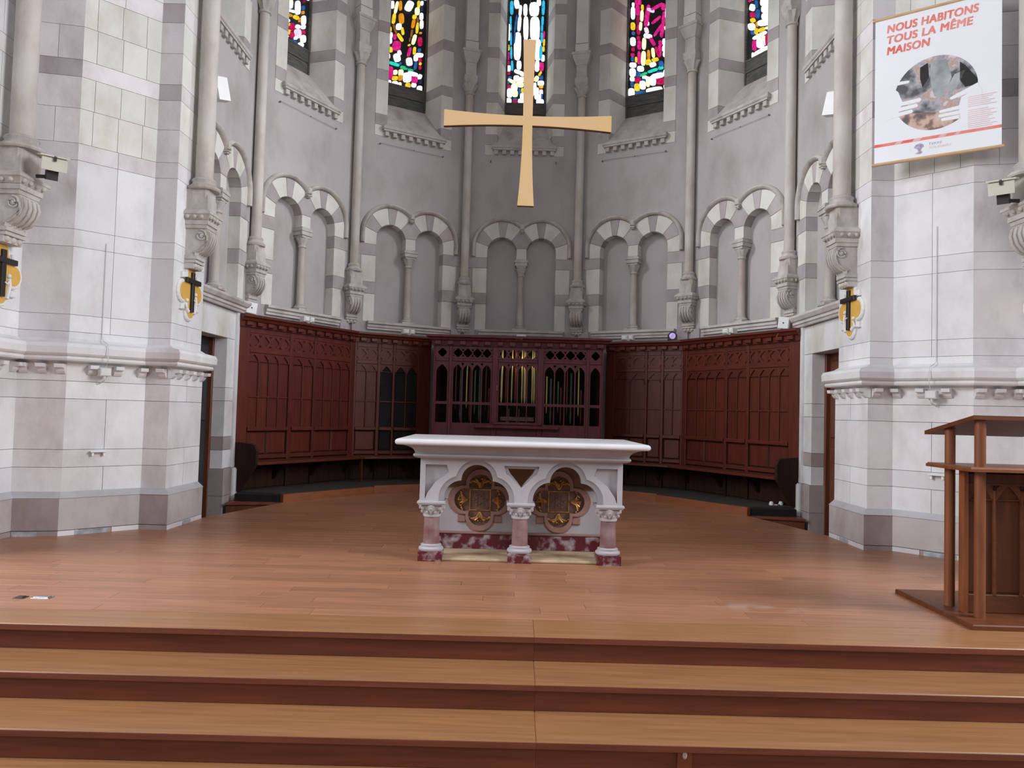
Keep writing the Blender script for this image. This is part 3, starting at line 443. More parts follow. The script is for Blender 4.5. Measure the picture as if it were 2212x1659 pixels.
for k in range(-3, 4):
    T = facet(k); base = T @ Vector((0, 0, 0))
    plate_m = MB()
    plate(plate_m, rect(-HW - (.1 if abs(k) == 3 else 0), HW, 2.28, ZTOP)[::1], [rect(-.46, .46, 5.40, 8.6)[::-1], niche_outline(.01, 2.42)], -.13, 0, T)
    W = obj(WN[k], plate_m, M['plaster'], kind='structure', loc=base)
    m = MB(); box(m, -.64, .64, 2.36, 4.06, -.17, -.14, T); obj('niche_back', m, M['plaster'], W)
    m = MB(); box(m, -.95, -.66, 5.0, ZTOP, -.62, -.135, T); box(m, .66, .95, 5.0, ZTOP, -.62, -.135, T); box(m, -.95, .95, 4.4, 5.39, -.62, -.18, T); box(m, -.66, .66, 5.39, 6.0, -.62, -.43, T); obj('masonry_core', m, M['mortar'], W)
    # ---- niche jamb stones
    def stone(poly, mt, d0=-.145, d1=.008, name='stone', ch=.004):
        q = MB(); prism(q, shrink(poly), d0, d1, T, ch); return obj(name, q, M[mt], W)
    for s in (-1, 1):
        z = [2.46, 2.885, 3.065, 3.47, 3.64]; wd = [.735, .86, .79, .86]; mt = ['cream', 'mauve', 'cream', 'mauve']
        for i in range(4): stone(rect(*sorted((s * .555, s * wd[i])), z[i], z[i + 1]), mt[i])
    # ---- voussoirs
    for s in (-1, 1):
        cx = s * .32
        A = [(180, 160, 'cream'), (160, 132, 'mauve'), (132, 98, 'cream'), (98, 80, 'mauve'), (80, 50, 'cream')]
        for a0, a1, mt in A:
            if s > 0: a0, a1 = 180 - a0, 180 - a1
            v = voussoir(a0, a1, cx)
            if (a0, a1) in ((180, 160), (0, 20)):
                v[0] = (v[0][0], 3.64); v[-1] = (v[-1][0], 3.64)
            v = clip(v, (0.0, 0), (s, 0))
            stone(v, mt, name='voussoir')
    stone([(-.083, 3.63), (.083, 3.63), (.083, 3.80), (-.083, 3.80)], 'cream')
    pent = [(-.083, 3.80), (.083, 3.80)] + arc(.32, 3.745, .236, 166, 130, 4) + [(.0, 4.075)] + arc(-.32, 3.745, .236, 50, 14, 4)
    stone(pent, 'mauve')
    # ---- hood mould
    hp = [(0, -.005), (.062, -.005), (.062, .022), (.048, .05), (.03, .062), (.012, .05), (0, .03)]
    a = math.degrees(math.acos(.32 / .46))
    for s in (-1, 1):
        path = [(s * .75, 3.66)] + [(s * .32 + s * .43 * cos(radians(t)), 3.81 + .43 * sin(radians(t))) for t in [i * (180 - 46) / 18 for i in range(19)]]
        q = MB(); sweep(q, path, hp, T, side=s if False else (1 if s > 0 else -1)); obj('hood_mould', q, M['carved'], W, smooth=True)
    q = MB(); box(q, -.035, .035, 4.10, 4.19, 0, .075, T, ch=.012); box(q, -.025, .025, 4.05, 4.10, 0, .055, T, ch=.01); box(q, -.04, .04, 4.072, 4.085, 0, .065, T); obj('hood_stop', q, M['carved'], W)
    # ---- niche sill
    if abs(k) < 3:
        q = MB(); sw = [(-.155, 2.345), (.03, 2.345), (.03, 2.375), (.045, 2.385), (.045, 2.42), (.07, 2.432), (.07, 2.465), (.01, 2.475), (-.155, 2.478)]
        vs = []; 
        for u in (-.66, .70): vs += [T @ Vector((u, z, d)) for d, z in sw]
        n = len(sw); q.add(vs, [tuple(range(n)), tuple(range(n, 2 * n))] + [(i, (i + 1) % n, n + (i + 1) % n, n + i) for i in range(n)])
        obj('niche_sill', q, M['ledge'], W)
        for s in (-1, 1):
            q = MB(); box(q, *sorted((s * .72, s * .90)), 2.29, 2.455, -.12, .03, T, ch=.006); obj('stone', q, M['mauve'], W)
    # ---- little column between the two niches
    cpos = T @ Vector((0, 0, -.055))
    q = MB(); lathe(q, [(.053, 2.56), (.050, 3.0), (.047, 3.36)], (cpos.x, cpos.y, 0), 20); mc = obj('mullion_column', q, M['shaft'], W, smooth=True)
    q = MB(); lathe(q, [(.085, 2.50), (.092, 2.515), (.085, 2.53), (.066, 2.54), (.068, 2.555), (.054, 2.565)], (cpos.x, cpos.y, 0), 20); prism(q, [(-.11, -.10), (.11, -.10), (.11, .10), (-.11, .10)], 2.465, 2.50, Matrix.Translation((cpos.x, cpos.y, 0)) @ Matrix.Rotation(radians(-30 * k), 4, 'Z'), .01)
    obj('column_base', q, M['carved'], mc, smooth=True)
    q = MB(); lathe(q, [(.050, 3.35), (.060, 3.36), (.060, 3.375), (.052, 3.385), (.062, 3.42), (.082, 3.46), (.090, 3.485), (.07, 3.49)], (cpos.x, cpos.y, 0), 32, mod=lambda a, z: 1 + .10 * max(0, (z - 3.39) * 8) * cos(8 * a))
    R4 = Matrix.Translation((cpos.x, cpos.y, 0)) @ Matrix.Rotation(radians(-30 * k), 4, 'Z')
    prism(q, rect(-.078, .078, -.078, .078), 3.49, 3.52, R4); prism(q, rect(-.10, .10, -.095, .095), 3.52, 3.575, R4, .0); prism(q, rect(-.112, .112, -.105, .105), 3.575, 3.61, R4, .008); prism(q, rect(-.09, .09, -.09, .09), 3.61, 3.63, R4)
    obj('capital', q, M['carved'], mc, smooth=True)
    # ---- window jambs (each block wraps from the wall face into the splay)
    for s in (-1, 1):
        for i in range(len(JZ) - 1):
            pl = [(s * .64, .007), (s * .455, .007), (s * .447, .002), (s * .345, -.42), (s * .645, -.42)]
            q = MB(); TT = T @ Matrix(((1, 0, 0, 0), (0, 0, 1, 0), (0, 1, 0, 0), (0, 0, 0, 1)))
            z0, z1 = JZ[i] + .002, JZ[i + 1] - .002
            prism(q, pl if s < 0 else pl, z0, z1, TT); obj('stone', q, M['mauve' if i % 2 else 'cream'], W)
    # ---- sloping sill with dentil course
    q = MB(); L = [(-.345, 6.02, -.42), (.345, 6.02, -.42), (.50, 5.475, .055), (-.50, 5.475, .055)]
    vs = [T @ Vector((u, z, d)) for u, z, d in L] + [T @ Vector(p) for p in ((-.345, 5.40, -.42), (.345, 5.40, -.42), (.50, 5.40, .045), (-.50, 5.40, .045))]
    q.add(vs, [(0, 1, 2, 3), (4, 5, 6, 7), (0, 1, 5, 4), (1, 2, 6, 5), (2, 3, 7, 6), (3, 0, 4, 7)])
    obj('window_sill', q, M['sillstone'], W)
    q = MB(); box(q, -.53, .53, 5.43, 5.485, .0, .085, T, ch=.012); box(q, -.515, .515, 5.405, 5.43, .0, .07, T); obj('sill_lip', q, M['sillstone'], W)
    for i in range(8):
        u = -.455 + i * .13; q = MB(); box(q, u - .033, u + .033, 5.335, 5.405, 0, .055, T, ch=.006); obj('dentil', q, M['sillstone'], W)
    # ---- window
    wn = obj('window_%d' % (k + 4), box(MB(), -.36, .36, 6.35, 8.62, -.47, -.445, T), M['lead'], kind='structure', loc=T @ Vector((0, 6.37, -.45)))
    for s in (-1, 1):
        q = MB(); box(q, *sorted((s * .322, s * .348)), 6.02, 8.6, -.445, -.405, T, ch=.004); obj('window_frame', q, M['darkboard'], wn)
    for i in range(2):
        q = MB(); box(q, -.345, .345, 6.02 + i * .175, 6.02 + i * .175 + .170, -.46, -.425 + .008 * i, T, ch=.004); obj('sill_board', q, M['darkboard'], wn)
    q = MB(); box(q, -.345, .345, 6.36, 6.385, -.445, -.41, T); obj('bottom_bar', q, M['darkboard'], wn)
    def pane(c, a, b, code, e=.62):
        q = MB(); pl = []
        for i in range(12):
            t = 2 * pi * i / 12; cx_, sx_ = cos(t), sin(t)
            X = math.copysign(abs(cx_) ** e, cx_); Y = math.copysign(abs(sx_) ** e, sx_)
            pl.append((min(.318, max(-.318, c[0] + a[0] * X + b[0] * Y)), c[1] + a[1] * X + b[1] * Y))
        if abs(signed_area(pl)) < 1e-5: return
        global PZ; PZ = (PZ + .00037) % .006
        prism(q, pl, -.445, -.432 + PZ, T); obj('glass_pane', q, M['g' + code], wn)
    PZ = 0.0
    ztop_seen = 6.39
    for ln in PANES.get(k, '').split(';'):
        if not ln: continue
        w = ln.split(); c = [float(x) for x in w[:6]]; pane(c[:2], c[2:4], c[4:6], w[6]); ztop_seen = max(ztop_seen, c[1] + abs(c[5]))
    rnd = random.Random(40 + k); z = ztop_seen + .03
    while z < 8.5:                                  # the rest of the light, above
        h = rnd.uniform(.10, .2); u = -.315
        while u < .29:
            w_ = min(rnd.uniform(.06, .17), .318 - u); pane((u + w_ / 2, z + h / 2), (w_ / 2 - .007, 0), (0, h / 2 - .007), rnd.choice('WWVYMRBBCP'), .3); u += w_
        z += h
# lower walls
for k in range(-3, 4):
    T = facet(k)
    if abs(k) < 3:
        q = MB(); box(q, -HW, HW, -.4, 2.28, -.13, 0, T); obj(WN[k] + '_lower', q, M['plaster'], kind='structure', loc=T @ Vector((0, 0, 0)))
        continue
    s = 1 if k > 0 else -1
    # u runs along +y on the left wall and along -y on the right wall
    U = lambda y: (y - YC) * -s
    q = MB()
    poly = [(U(7.40), 1.96), (U(8.82), 1.96), (U(8.82), -.4), (U(9.36), -.4), (U(9.36), 2.28), (U(7.40), 2.28)]
    plate(q, poly if signed_area(poly) > 0 else poly[::-1], [], -.35, -.012, T); W = obj(WN[k] + '_lower', q, M['mortar'], kind='structure', loc=T @ Vector((0, 0, 0)))
    def st(y0, y1, z0, z1, mt, d1=0.0, d0=-.34, ch=.004):
        q = MB(); box(q, *sorted((U(y0), U(y1))), z0 + .002, z1 - .002, d0, d1, T, ch); obj('stone', q, M[mt], W)
    ys = [7.40, 7.75, 8.12, 8.45, 8.79]
    for i in range(4): st(ys[i] + .003, ys[i + 1] - .003, 1.94, 2.29, ('white_stone', 'cream')[i % 2])
    zs = [.385, .604, .762, 1.19, 1.347, 1.94]
    for i in range(5): st(8.79, 9.02, zs[i], zs[i + 1], ('white_stone', 'plinth', 'white_stone', 'white_stone', 'white_stone')[i])
    st(8.79, 9.02, 1.94, 2.29, 'white_stone')
    st(9.02, 9.30, .385, 2.29, 'white_stone', .03)
    st(8.76, 9.02, .064, .385, 'plinth', .03); st(8.76, 9.02, -.40, .064, 'plinth', .03); st(9.02, 9.22, -.4, .385, 'white_stone', .07, ch=.02)
    # ledge moulding above the door
    prof = [(-.02, 2.285), (.05, 2.285), (.06, 2.31), (.075, 2.32), (.075, 2.35), (.095, 2.36), (.12, 2.40), (.12, 2.425), (-.14, 2.455)]
    q = MB(); vs = []; n = len(prof)
    for yy in (7.42, 9.22): vs += [T @ Vector((U(yy), z, d)) for d, z in prof]
    q.add(vs, [tuple(range(n)), tuple(range(n, 2 * n))] + [(i, (i + 1) % n, n + (i + 1) % n, n + i) for i in range(n)]); obj('ledge_moulding', q, M['ledge'], W)
    # door leaf
    dn = 1 if s < 0 else 2
    D = obj('door_%d' % dn, box(MB(), *sorted((U(7.45), U(8.79))), -.39, 1.94, -.24, -.20, T), M['doordark' if s < 0 else 'doorwood'], kind='structure', loc=T @ Vector((0, 0, -.2)))
    for (a, b, z0, z1) in ((7.50, 8.10, -.2, .85), (8.18, 8.70, -.2, .85), (7.50, 8.10, .95, 1.85), (8.18, 8.70, .95, 1.85)):
        q = MB(); box(q, *sorted((U(a), U(b))), z0, z1, -.2, -.185, T, ch=.012); obj('door_panel', q, M['doordark' if s < 0 else 'doorwood'], D)
    q = MB(); box(q, *sorted((U(8.74), U(8.79))), -.39, 1.94, -.2, -.15, T, ch=.004); obj('door_frame', q, M['doorwood'], D)
    q = MB(); tube(q, [T @ Vector((U(7.62), .72, -.19)), T @ Vector((U(7.62), .72, -.13)), T @ Vector((U(7.74), .72, -.13))], .011); obj('door_handle', q, M['dark_metal'], D)
    # fascia of rough stones hidden behind the door edge
q = MB(); prism(q, [(-4.4, 5.0), (4.4, 5.0), (4.4, 12.7), (-4.4, 12.7)], 9.0, 9.15); obj('ceiling', q, M['plaster'], kind='structure')

# ------------------------------------------------------------------ crossing piers
UP = [(3.22, 7.46), (3.22, 6.80), (3.43, 6.80), (3.88, 6.34), (4.27, 6.26), (4.27, 5.05), (4.60, 4.90)]     # plan of the right pier above the string course
UZ = [1.676, 1.742, 1.89, 2.481, 2.634, 3.238, 3.387, 3.694, 3.974, 4.126, 4.421, 4.716, 4.90, 5.19, 5.48, 5.63, 5.92, 6.21, 6.36, 6.65, 6.94]
UTALL = {2: 1, 4: 1}
LZ = [.359, .573, .725, 1.161, 1.313, 1.46]
def off_path(path, d):
    out = []; n = len(path)
    for i in range(n):
        b = Vector(path[i]); e1 = (b - Vector(path[i - 1])).normalized() if i else (Vector(path[1]) - b).normalized()
        e2 = (Vector(path[i + 1]) - b).normalized() if i < n - 1 else e1
        n1 = Vector((e1.y, -e1.x)); n2 = Vector((e2.y, -e2.x)); m = n1 + n2; out.append(tuple(b + m * (2 * d / m.length_squared)))
    return out
SIDEN = {-1: 'left', 1: 'right'}
for s in (-1, 1):
    mir = lambda p: [(s * x, y) for x, y in p]
    # core
    q = MB(); core = UP + [(6.5, 4.9), (6.5, 7.46)]
    prism(q, mir(off_path(UP, -(-.02))[:0] + [(x + .008, y + .006) for x, y in core]), -.45, 9.0)
    P = obj('wall_pier_' + SIDEN[s], q, M['mortar'], kind='structure', loc=(s * 3.8, 6.8, 0))
    rnd = random.Random(11 + s)
    def course(path, z0, z1, splits, mats, proud=0.0, thick=.10, name='stone', ch=.004):
        """blocks on each face of the plan path between z0 and z1"""
        outer = off_path(path, 0); inner = off_path(path, -thick)
        for i in range(len(path) - 1):
            a, b = Vector(outer[i]), Vector(outer[i + 1]); ia, ib = Vector(inner[i]), Vector(inner[i + 1])
            cuts = [0] + splits[i] + [1]
            for j in range(len(cuts) - 1):
                t0, t1 = cuts[j], cuts[j + 1]; g = .0016 / (b - a).length
                g0 = g if j else 0; g1 = g if j < len(cuts) - 2 else 0
                pl = [a.lerp(b, t0 + g0), a.lerp(b, t1 - g1), ia.lerp(ib, t1 - g1), ia.lerp(ib, t0 + g0)]
                pl = [(s * p.x, p.y) for p in pl]
                mt = mats[i] if isinstance(mats[i], str) else mats[i][j % len(mats[i])]
                q = MB(); prism(q, pl, z0 + .0018, z1 - .0018); obj(name, q, M[mt], P)
    inward = lambda d: [(x, y) for x, y in UP]
    # face order: door-side face, narrow front face, slanted face, front face, nave-side face, far face
    for i in range(len(UZ) - 1):
        z0, z1 = UZ[i], UZ[i + 1]; band = (z1 - z0) < .2
        up = z0 > 3.3
        if band: sp = [[.5] if i % 2 else [], [], [.5] if i % 4 else [], [], [.5], []]
        elif up: sp = [[.45] if i % 2 else [.62], [], [.18, .5, .83] if i % 2 else [.2, .52, .84], [.5] if i % 3 == 0 else [], [.3, .7], []]
        else: sp = [[], [], [.5], [], [.4], []]
        if z0 > 3.3: mt = ['cream', 'pink_stone', 'cream', 'pink_stone', 'white_stone', 'white_stone']
        else: mt = ['white_stone', 'pink_stone', 'white_stone', 'pink_stone', 'white_stone', 'white_stone']
        if band and z0 > 3.1: mt = ['pink_stone', 'mauve' if z0 > 3.8 else 'pink_stone', 'pink_stone', 'mauve' if z0 > 3.8 else 'pink_stone', 'pink_stone', 'pink_stone']
        course(UP, z0, z1, sp, mt)
    LO = off_path(UP, -.03) if False else off_path(UP, -(.03) * -1 if False else -.03)
    # path runs from the door round to the nave; its outer side is to the right-hand of travel mirrored, so widen by hand
    LO = [(3.19, 7.46), (3.19, 6.77), (3.418, 6.77), (3.867, 6.311), (4.24, 6.23), (4.24, 5.05), (4.60, 4.87)]
    for i in range(len(LZ) - 1):
        tall = LZ[i + 1] - LZ[i] > .3
        sp = [[.5] if not tall else [], [], [.5] if (tall or i in (0,)) else [], [], [.5], []]
        course(LO, LZ[i], LZ[i + 1], sp, ['white_stone', 'pink_stone', 'white_stone', 'pink_stone', 'white_stone', 'white_stone'])
    PL = [(3.14, 7.46), (3.14, 6.72), (3.397, 6.72), (3.846, 6.261), (4.19, 6.18), (4.19, 5.0), (4.60, 4.80)]
    course(PL, .045, .315, [[], [], [], [], [], []], ['plinth_light', 'plinth', 'plinth_light', 'plinth', 'plinth_light', 'plinth'], thick=.14)
    course(PL, -.40, .043, [[.25, .45], [], [.35, .75], [.55], [], []], ['pink_stone', 'plinth', ['pink_stone', 'plinth', 'pink_stone'], 'plinth', 'plinth', 'plinth'], thick=.14)
    # slate repair slips in the lowest course
    for i, (t0, t1) in ((0, (.34, .58)), (2, (.40, .80)), (3, (.45, .98))):
        a, b = Vector(PL[i]), Vector(PL[i + 1]); d = (b - a).normalized(); n = Vector((d.y, -d.x)) * -1
        if (n.x * (0 - a.x) + n.y * (5 - a.y)) < 0: n = -n
        p0, p1 = a.lerp(b, t0), a.lerp(b, t1); pl = [p0 + n * .004, p1 + n * .004, p1 - n * .05, p0 - n * .05]
        q = MB(); prism(q, [(s * p.x, p.y) for p in pl], -.05, .038); obj('slate_slip', q, M['slate'], P, label='blue grey slate slip')
    # plinth weathering
    q = MB(); prof = [(-.055, .315), (-.055, .318), (.0, .368), (.05, .368), (.05, .315)]
    sweep(q, mir(LO), [(w, z) for w, z in prof], side=-s); obj('plinth_weathering', q, M['weathering'], P)
    # string course
    prof = [(.05, 1.455), (-.035, 1.455), (-.035, 1.475), (-.13, 1.485), (-.14, 1.50), (-.135, 1.52), (-.155, 1.53), (-.17, 1.545), (-.175, 1.60), (-.155, 1.63), (-.05, 1.655), (-.005, 1.68), (.05, 1.68)]
    bounds = [(0, 1, (.0, 1.0)), (1, 2, None)]
    full = UP
    # each face carries its own length of moulding
    o_in = {}
    for i in range(len(UP) - 1):
        rings = []
        for w, z in prof:
            pth = off_path(UP, -w); rings.append((pth[i], pth[i + 1], z))
        q = MB(); n = len(prof)
        vs = [(s * r[0][0], r[0][1], r[2]) for r in rings] + [(s * r[1][0], r[1][1], r[2]) for r in rings]
        q.add(vs, [tuple(range(n)), tuple(range(n, 2 * n))] + [(k, (k + 1) % n, n + (k + 1) % n, n + k) for k in range(n)])
        obj('string_course', q, M[['white_stone', 'pink_stone', 'white_stone', 'pink_stone', 'white_stone', 'white_stone'][i]], P)
    # little corbel blocks beneath it
    for i, ts in ((0, (.06, .30, .54, .78, .97)), (1, (.28,)), (2, (.06, .38, .70)), (3, (.10, .48, .86)), (4, (.06, .22, .38, .54, .7))):
        a, b = Vector(LO[i]), Vector(LO[i + 1]); d = (b - a).normalized()
        n = Vector((d.y, -d.x))
        if (n.x * (0 - a.x) + n.y * (5 - a.y)) < 0: n = -n
        for t in ts:
            p = a.lerp(b, t); TT = T_((s * p.x, p.y, 0), (s * d.x, d.y, 0), (0, 0, 1), (s * n.x, n.y, 0))
            q = MB(); vs = []
            pr = [(-.02, 1.37), (.015, 1.375), (.035, 1.395), (.045, 1.42), (.085, 1.425), (.09, 1.455), (-.02, 1.455)]
            for u in (-.033, .033): vs += [TT @ Vector((u, z, d_)) for d_, z in pr]
            m_ = len(pr); q.add(vs, [tuple(range(m_)), tuple(range(m_, 2 * m_))] + [(k, (k + 1) % m_, m_ + (k + 1) % m_, m_ + k) for k in range(m_)])
            obj('corbel_block', q, M['white_stone' if i in (0, 2, 4) else 'pink_stone'], P)
    # wall of the transept beyond
    q = MB(); prism(q, [(s * 4.55, 4.9), (s * 9.5, 4.9), (s * 9.5, 5.2), (s * 4.55, 5.2)], -.53, 9.0)
    obj('wall_transept_' + SIDEN[s], q, M['plaster'], kind='structure')

# ------------------------------------------------------------------ engaged columns on scrolled corbels
def column(label, at, nrm, zb, ztop, d0, r, cap=True, k=1.0, w=1.0):
    """at: shaft axis (x,y); nrm: direction out of the wall; zb: foot of the shaft; wall plane d0 behind the axis"""
    n = Vector((nrm[0], nrm[1], 0)).normalized(); u = Vector((0, 0, 1)).cross(n)
    T = T_((at[0] - n.x * d0, at[1] - n.y * d0, zb), u, (0, 0, 1), n)          # local (u, z rel. to shaft foot, d from wall)
    TL = Matrix.Translation(T @ Vector((0, 0, 0))) @ Matrix((u, n, Vector((0, 0, 1)))).transposed().to_4x4()    # local (u, d, z)
    t = thing('engaged_column', (at[0], at[1], zb), label, 'column', 'engaged columns on scrolled corbels')
    q = MB(); lathe(q, [(r, -.005), (r * .985, 1.0), (r * .95, ztop - zb)], (at[0], at[1], zb), 24); obj('shaft', q, M['shaft'], t, smooth=True)
    q = MB(); lathe(q, [(r * 1.75, -.125), (r * 1.85, -.112), (r * 1.8, -.092), (r * 1.5, -.078), (r * 1.3, -.055), (r * 1.34, -.04), (r * 1.42, -.028), (r * 1.3, -.014), (r * 1.02, 0)], (at[0], at[1], zb), 24)
    obj('base_moulding', q, M['carved'], t, smooth=True)
    D = d0 + .085 * k; hw = .103 * w
    q = MB(); c = .028
    prism(q, [(-hw, -.06), (-hw, D - c), (-hw + c, D), (hw - c, D), (hw, D - c), (hw, -.06)], -.215, -.125, TL, ch=0)
    prism(q, rect(-hw, hw, -.06, D), -.315, -.215, TL)
    for sg in (-1, 1):
        a = [(sg * (hw - c), D, -.215), (sg * hw, D, -.215), (sg * hw, D - c, -.215), (sg * (hw - c * .5), D - c * .5, -.175)]
        q.add([TL @ Vector(p) for p in a], [(0, 1, 2), (0, 1, 3), (1, 2, 3), (0, 2, 3)])
    obj('die_block', q, M['carved'], t)
    # abacus with bead course
    q = MB()
    def frus(z0, h0, D0, z1, h1, D1):
        vs = [TL @ Vector(p) for p in ((-h0, -.06, z0), (h0, -.06, z0), (h0, D0, z0), (-h0, D0, z0), (-h1, -.06, z1), (h1, -.06, z1), (h1, D1, z1), (-h1, D1, z1))]
        q.add(vs, [(0, 1, 2, 3), (4, 5, 6, 7), (0, 1, 5, 4), (1, 2, 6, 5), (2, 3, 7, 6), (3, 0, 4, 7)])
    frus(-.352, hw * 1.48, D + .048, -.315, hw * 1.02, D + .002)
    frus(-.375, hw * 1.50, D + .05, -.352, hw * 1.50, D + .05)
    frus(-.425, hw * 1.12, D + .015, -.375, hw * 1.44, D + .045)
    frus(-.47, hw * 1.12, D + .018, -.428, hw * 1.12, D + .018)
    frus(-.505, hw * 1.0, D - .0, -.47, hw * 1.04, D + .005)
    obj('abacus', q, M['carved'], t)
    q = MB()
    for i in range(4):
        p = TL @ Vector((-hw * .95 + i * hw * .633, D + .034, -.400)); ball(q, p, .021, 8, 5)
    for sg in (-1, 1):
        for i in range(3): ball(q, TL @ Vector((sg * hw * 1.32, D * (.15 + .33 * i), -.400)), .021, 8, 5)
    obj('bead_course', q, M['carved'], t, smooth=True)
    # S-scroll console
    side = [(-.06, -.50), (D - .01, -.50), (D + .018, -.545), (D + .022, -.60), (D + .005, -.66), (D - .04, -.715), (D - .085, -.74), (D - .10, -.765), (-.06, -.765)]
    q = MB()
    def extr(poly, u0, u1):
        vs = [TL @ Vector((u0, d, z)) for d, z in poly] + [TL @ Vector((u1, d, z)) for d, z in poly]; m_ = len(poly)
        q.add(vs, [tuple(range(m_)), tuple(range(m_, 2 * m_))] + [(i, (i + 1) % m_, m_ + (i + 1) % m_, m_ + i) for i in range(m_)])
    extr(side, -hw * .86, hw * .86); obj('console', q, M['carved'], t)
    q = MB()
    for uu in (-.66, -.22, .22, .66):              # raised leaf ribs on the front of the scroll
        rib = [(D - .03, -.503), (D + .022, -.535), (D + .038, -.60), (D + .018, -.668), (D - .03, -.73), (D - .085, -.752), (D - .06, -.70), (D - .02, -.62)]
        extr(rib, (uu - .13) * hw, (uu + .13) * hw)
    obj('scroll_leaves', q, M['carved'], t, smooth=True)
    for sg in (-1, 1):
        q = MB(); pts = []
        cx, cz = D - .055, -.572
        for i in range(26):
            a = radians(95 - i * 24 * sg * sg); rr = .052 - .0017 * i
            pts.append(TL @ Vector((sg * hw * .90, cx + rr * cos(a), cz + rr * sin(a))))
        tube(q, pts, .010, 6); ball(q, TL @ Vector((sg * hw * .88, cx, cz)), .018, 8, 5)
        pts = [TL @ Vector((sg * hw * .90, d, z)) for d, z in ((D + .0, -.572), (D + .006, -.62), (D - .02, -.68), (D - .07, -.72), (D - .12, -.735))]
        tube(q, pts, .010, 6); obj('volute', q, M['carved'], t, smooth=True)
    q = MB(); Dl = max(.06, D - .085)
    prism(q, rect(-hw * .95, hw * .95, -.06, Dl), -.80, -.765, TL); prism(q, rect(-hw * .86, hw * .86, -.06, Dl - .015), -.815, -.80, TL); prism(q, rect(-hw * .98, hw * .98, -.06, Dl - .005), -.835, -.815, TL)
    for i in range(4): prism(q, [(-hw * .95 + i * hw * .475, Dl - .02), (-hw * .475 + i * hw * .475, Dl - .02), (-hw * .712 + i * hw * .475, Dl + .012)], -.765, -.735, TL)
    obj('ledge', q, M['carved'], t)
    q = MB()
    for i in range(3): ball(q, TL @ Vector(((i - 1) * hw * .58, Dl - .035, -.86)), .030, 8, 5)
    prism(q, rect(-hw * .9, hw * .9, -.06, Dl - .03), -.89, -.835, TL); obj('pendant', q, M['carved'], t, smooth=True)
    if cap:
        Zc = ztop - zb
        q = MB(); lathe(q, [(r * 1.02, -.02), (r * 1.22, -.01), (r * 1.22, .012), (r * 1.05, .02), (r * 1.2, .07), (r * 1.55, .12), (r * 1.85, .15), (r * 1.4, .155)], (at[0], at[1], ztop), 32, mod=lambda a, z: 1 + (.10 if z > .04 else 0) * cos(8 * a))
        obj('capital', q, M['carved'], t, smooth=True)
        q = MB()
        def blk(z0, h0, d0_, z1, h1, d1_):
            vs = [TL @ Vector(p) for p in ((-h0, -.06, z0), (h0, -.06, z0), (h0, d0_, z0), (-h0, d0_, z0), (-h1, -.06, z1), (h1, -.06, z1), (h1, d1_, z1), (-h1, d1_, z1))]
            q.add(vs, [(0, 1, 2, 3), (4, 5, 6, 7), (0, 1, 5, 4), (1, 2, 6, 5), (2, 3, 7, 6), (3, 0, 4, 7)])
        blk(Zc + .15, .085, D - .02, Zc + .22, .105, D + .01); blk(Zc + .22, .105, D + .01, Zc + .29, .105, D + .01)
        obj('impost', q, M['carved'], t)
        q = MB(); blk(Zc + .29, .085, D - .01, Zc + .50, .085, D - .01); obj('neck_block', q, M['carved'], t)
        q = MB(); blk(Zc + .50, .09, D, Zc + .57, .12, D + .03); blk(Zc + .57, .12, D + .03, Zc + .66, .145, D + .05); blk(Zc + .66, .155, D + .06, Zc + .70, .155, D + .06); obj('upper_corbel', q, M['carved'], t)
        q = MB(); blk(Zc + .70, .105, D + .02, Zc + .84, .105, D + .02); blk(Zc + .855, .10, D + .01, 9.0 - zb, .10, D + .01); obj('vault_rib', q, M['cream'], t)
    return t
for k, lab in ((-2.5, 'pale round wall shaft between left doorway bay and first left arcade bay, scrolled corbel above panelling corner'), (-1.5, 'pale round wall shaft rising from the corner where the left wood panelling bends'),
               (-.5, 'grey wall shaft just left of the hanging cross, corbel above organ case'), (.5, 'grey wall shaft just right of the hanging cross, corbel above organ case'),
               (1.5, 'pale round wall shaft rising from the corner where the right wood panelling bends'), (2.5, 'pale round wall shaft between right doorway bay and first right arcade bay, scrolled corbel above panelling corner')):
    a = radians(30 * k); at = (3.52 * sin(a), YC + 3.52 * cos(a))
    column(lab, at, (-sin(a), -cos(a)), 3.30, {.5: 6.29, 1.5: 6.32, 2.5: 6.22}[abs(k)], .10, .066)
for s, lab in ((-1, 'thick pale shaft on left pier with scrolled corbel above the black cross plaque'), (1, 'thick pale shaft on right pier beside the white banner, scrolled corbel below')):
    column(lab, (s * 3.10, 7.10 if s < 0 else 7.16), (-s, 0), 3.33, 7.4, .12, .082, cap=False)
for s, lab in ((-1, 'pale shaft at far left edge with corbel and beige floodlight'), (1, 'scrolled corbel and shaft cut by the far right edge, beside beige floodlight')):
    column(lab, (s * 4.13, 5.98), (-s, 0), 3.30, 7.4, .14, .092, cap=False, w=1.25)

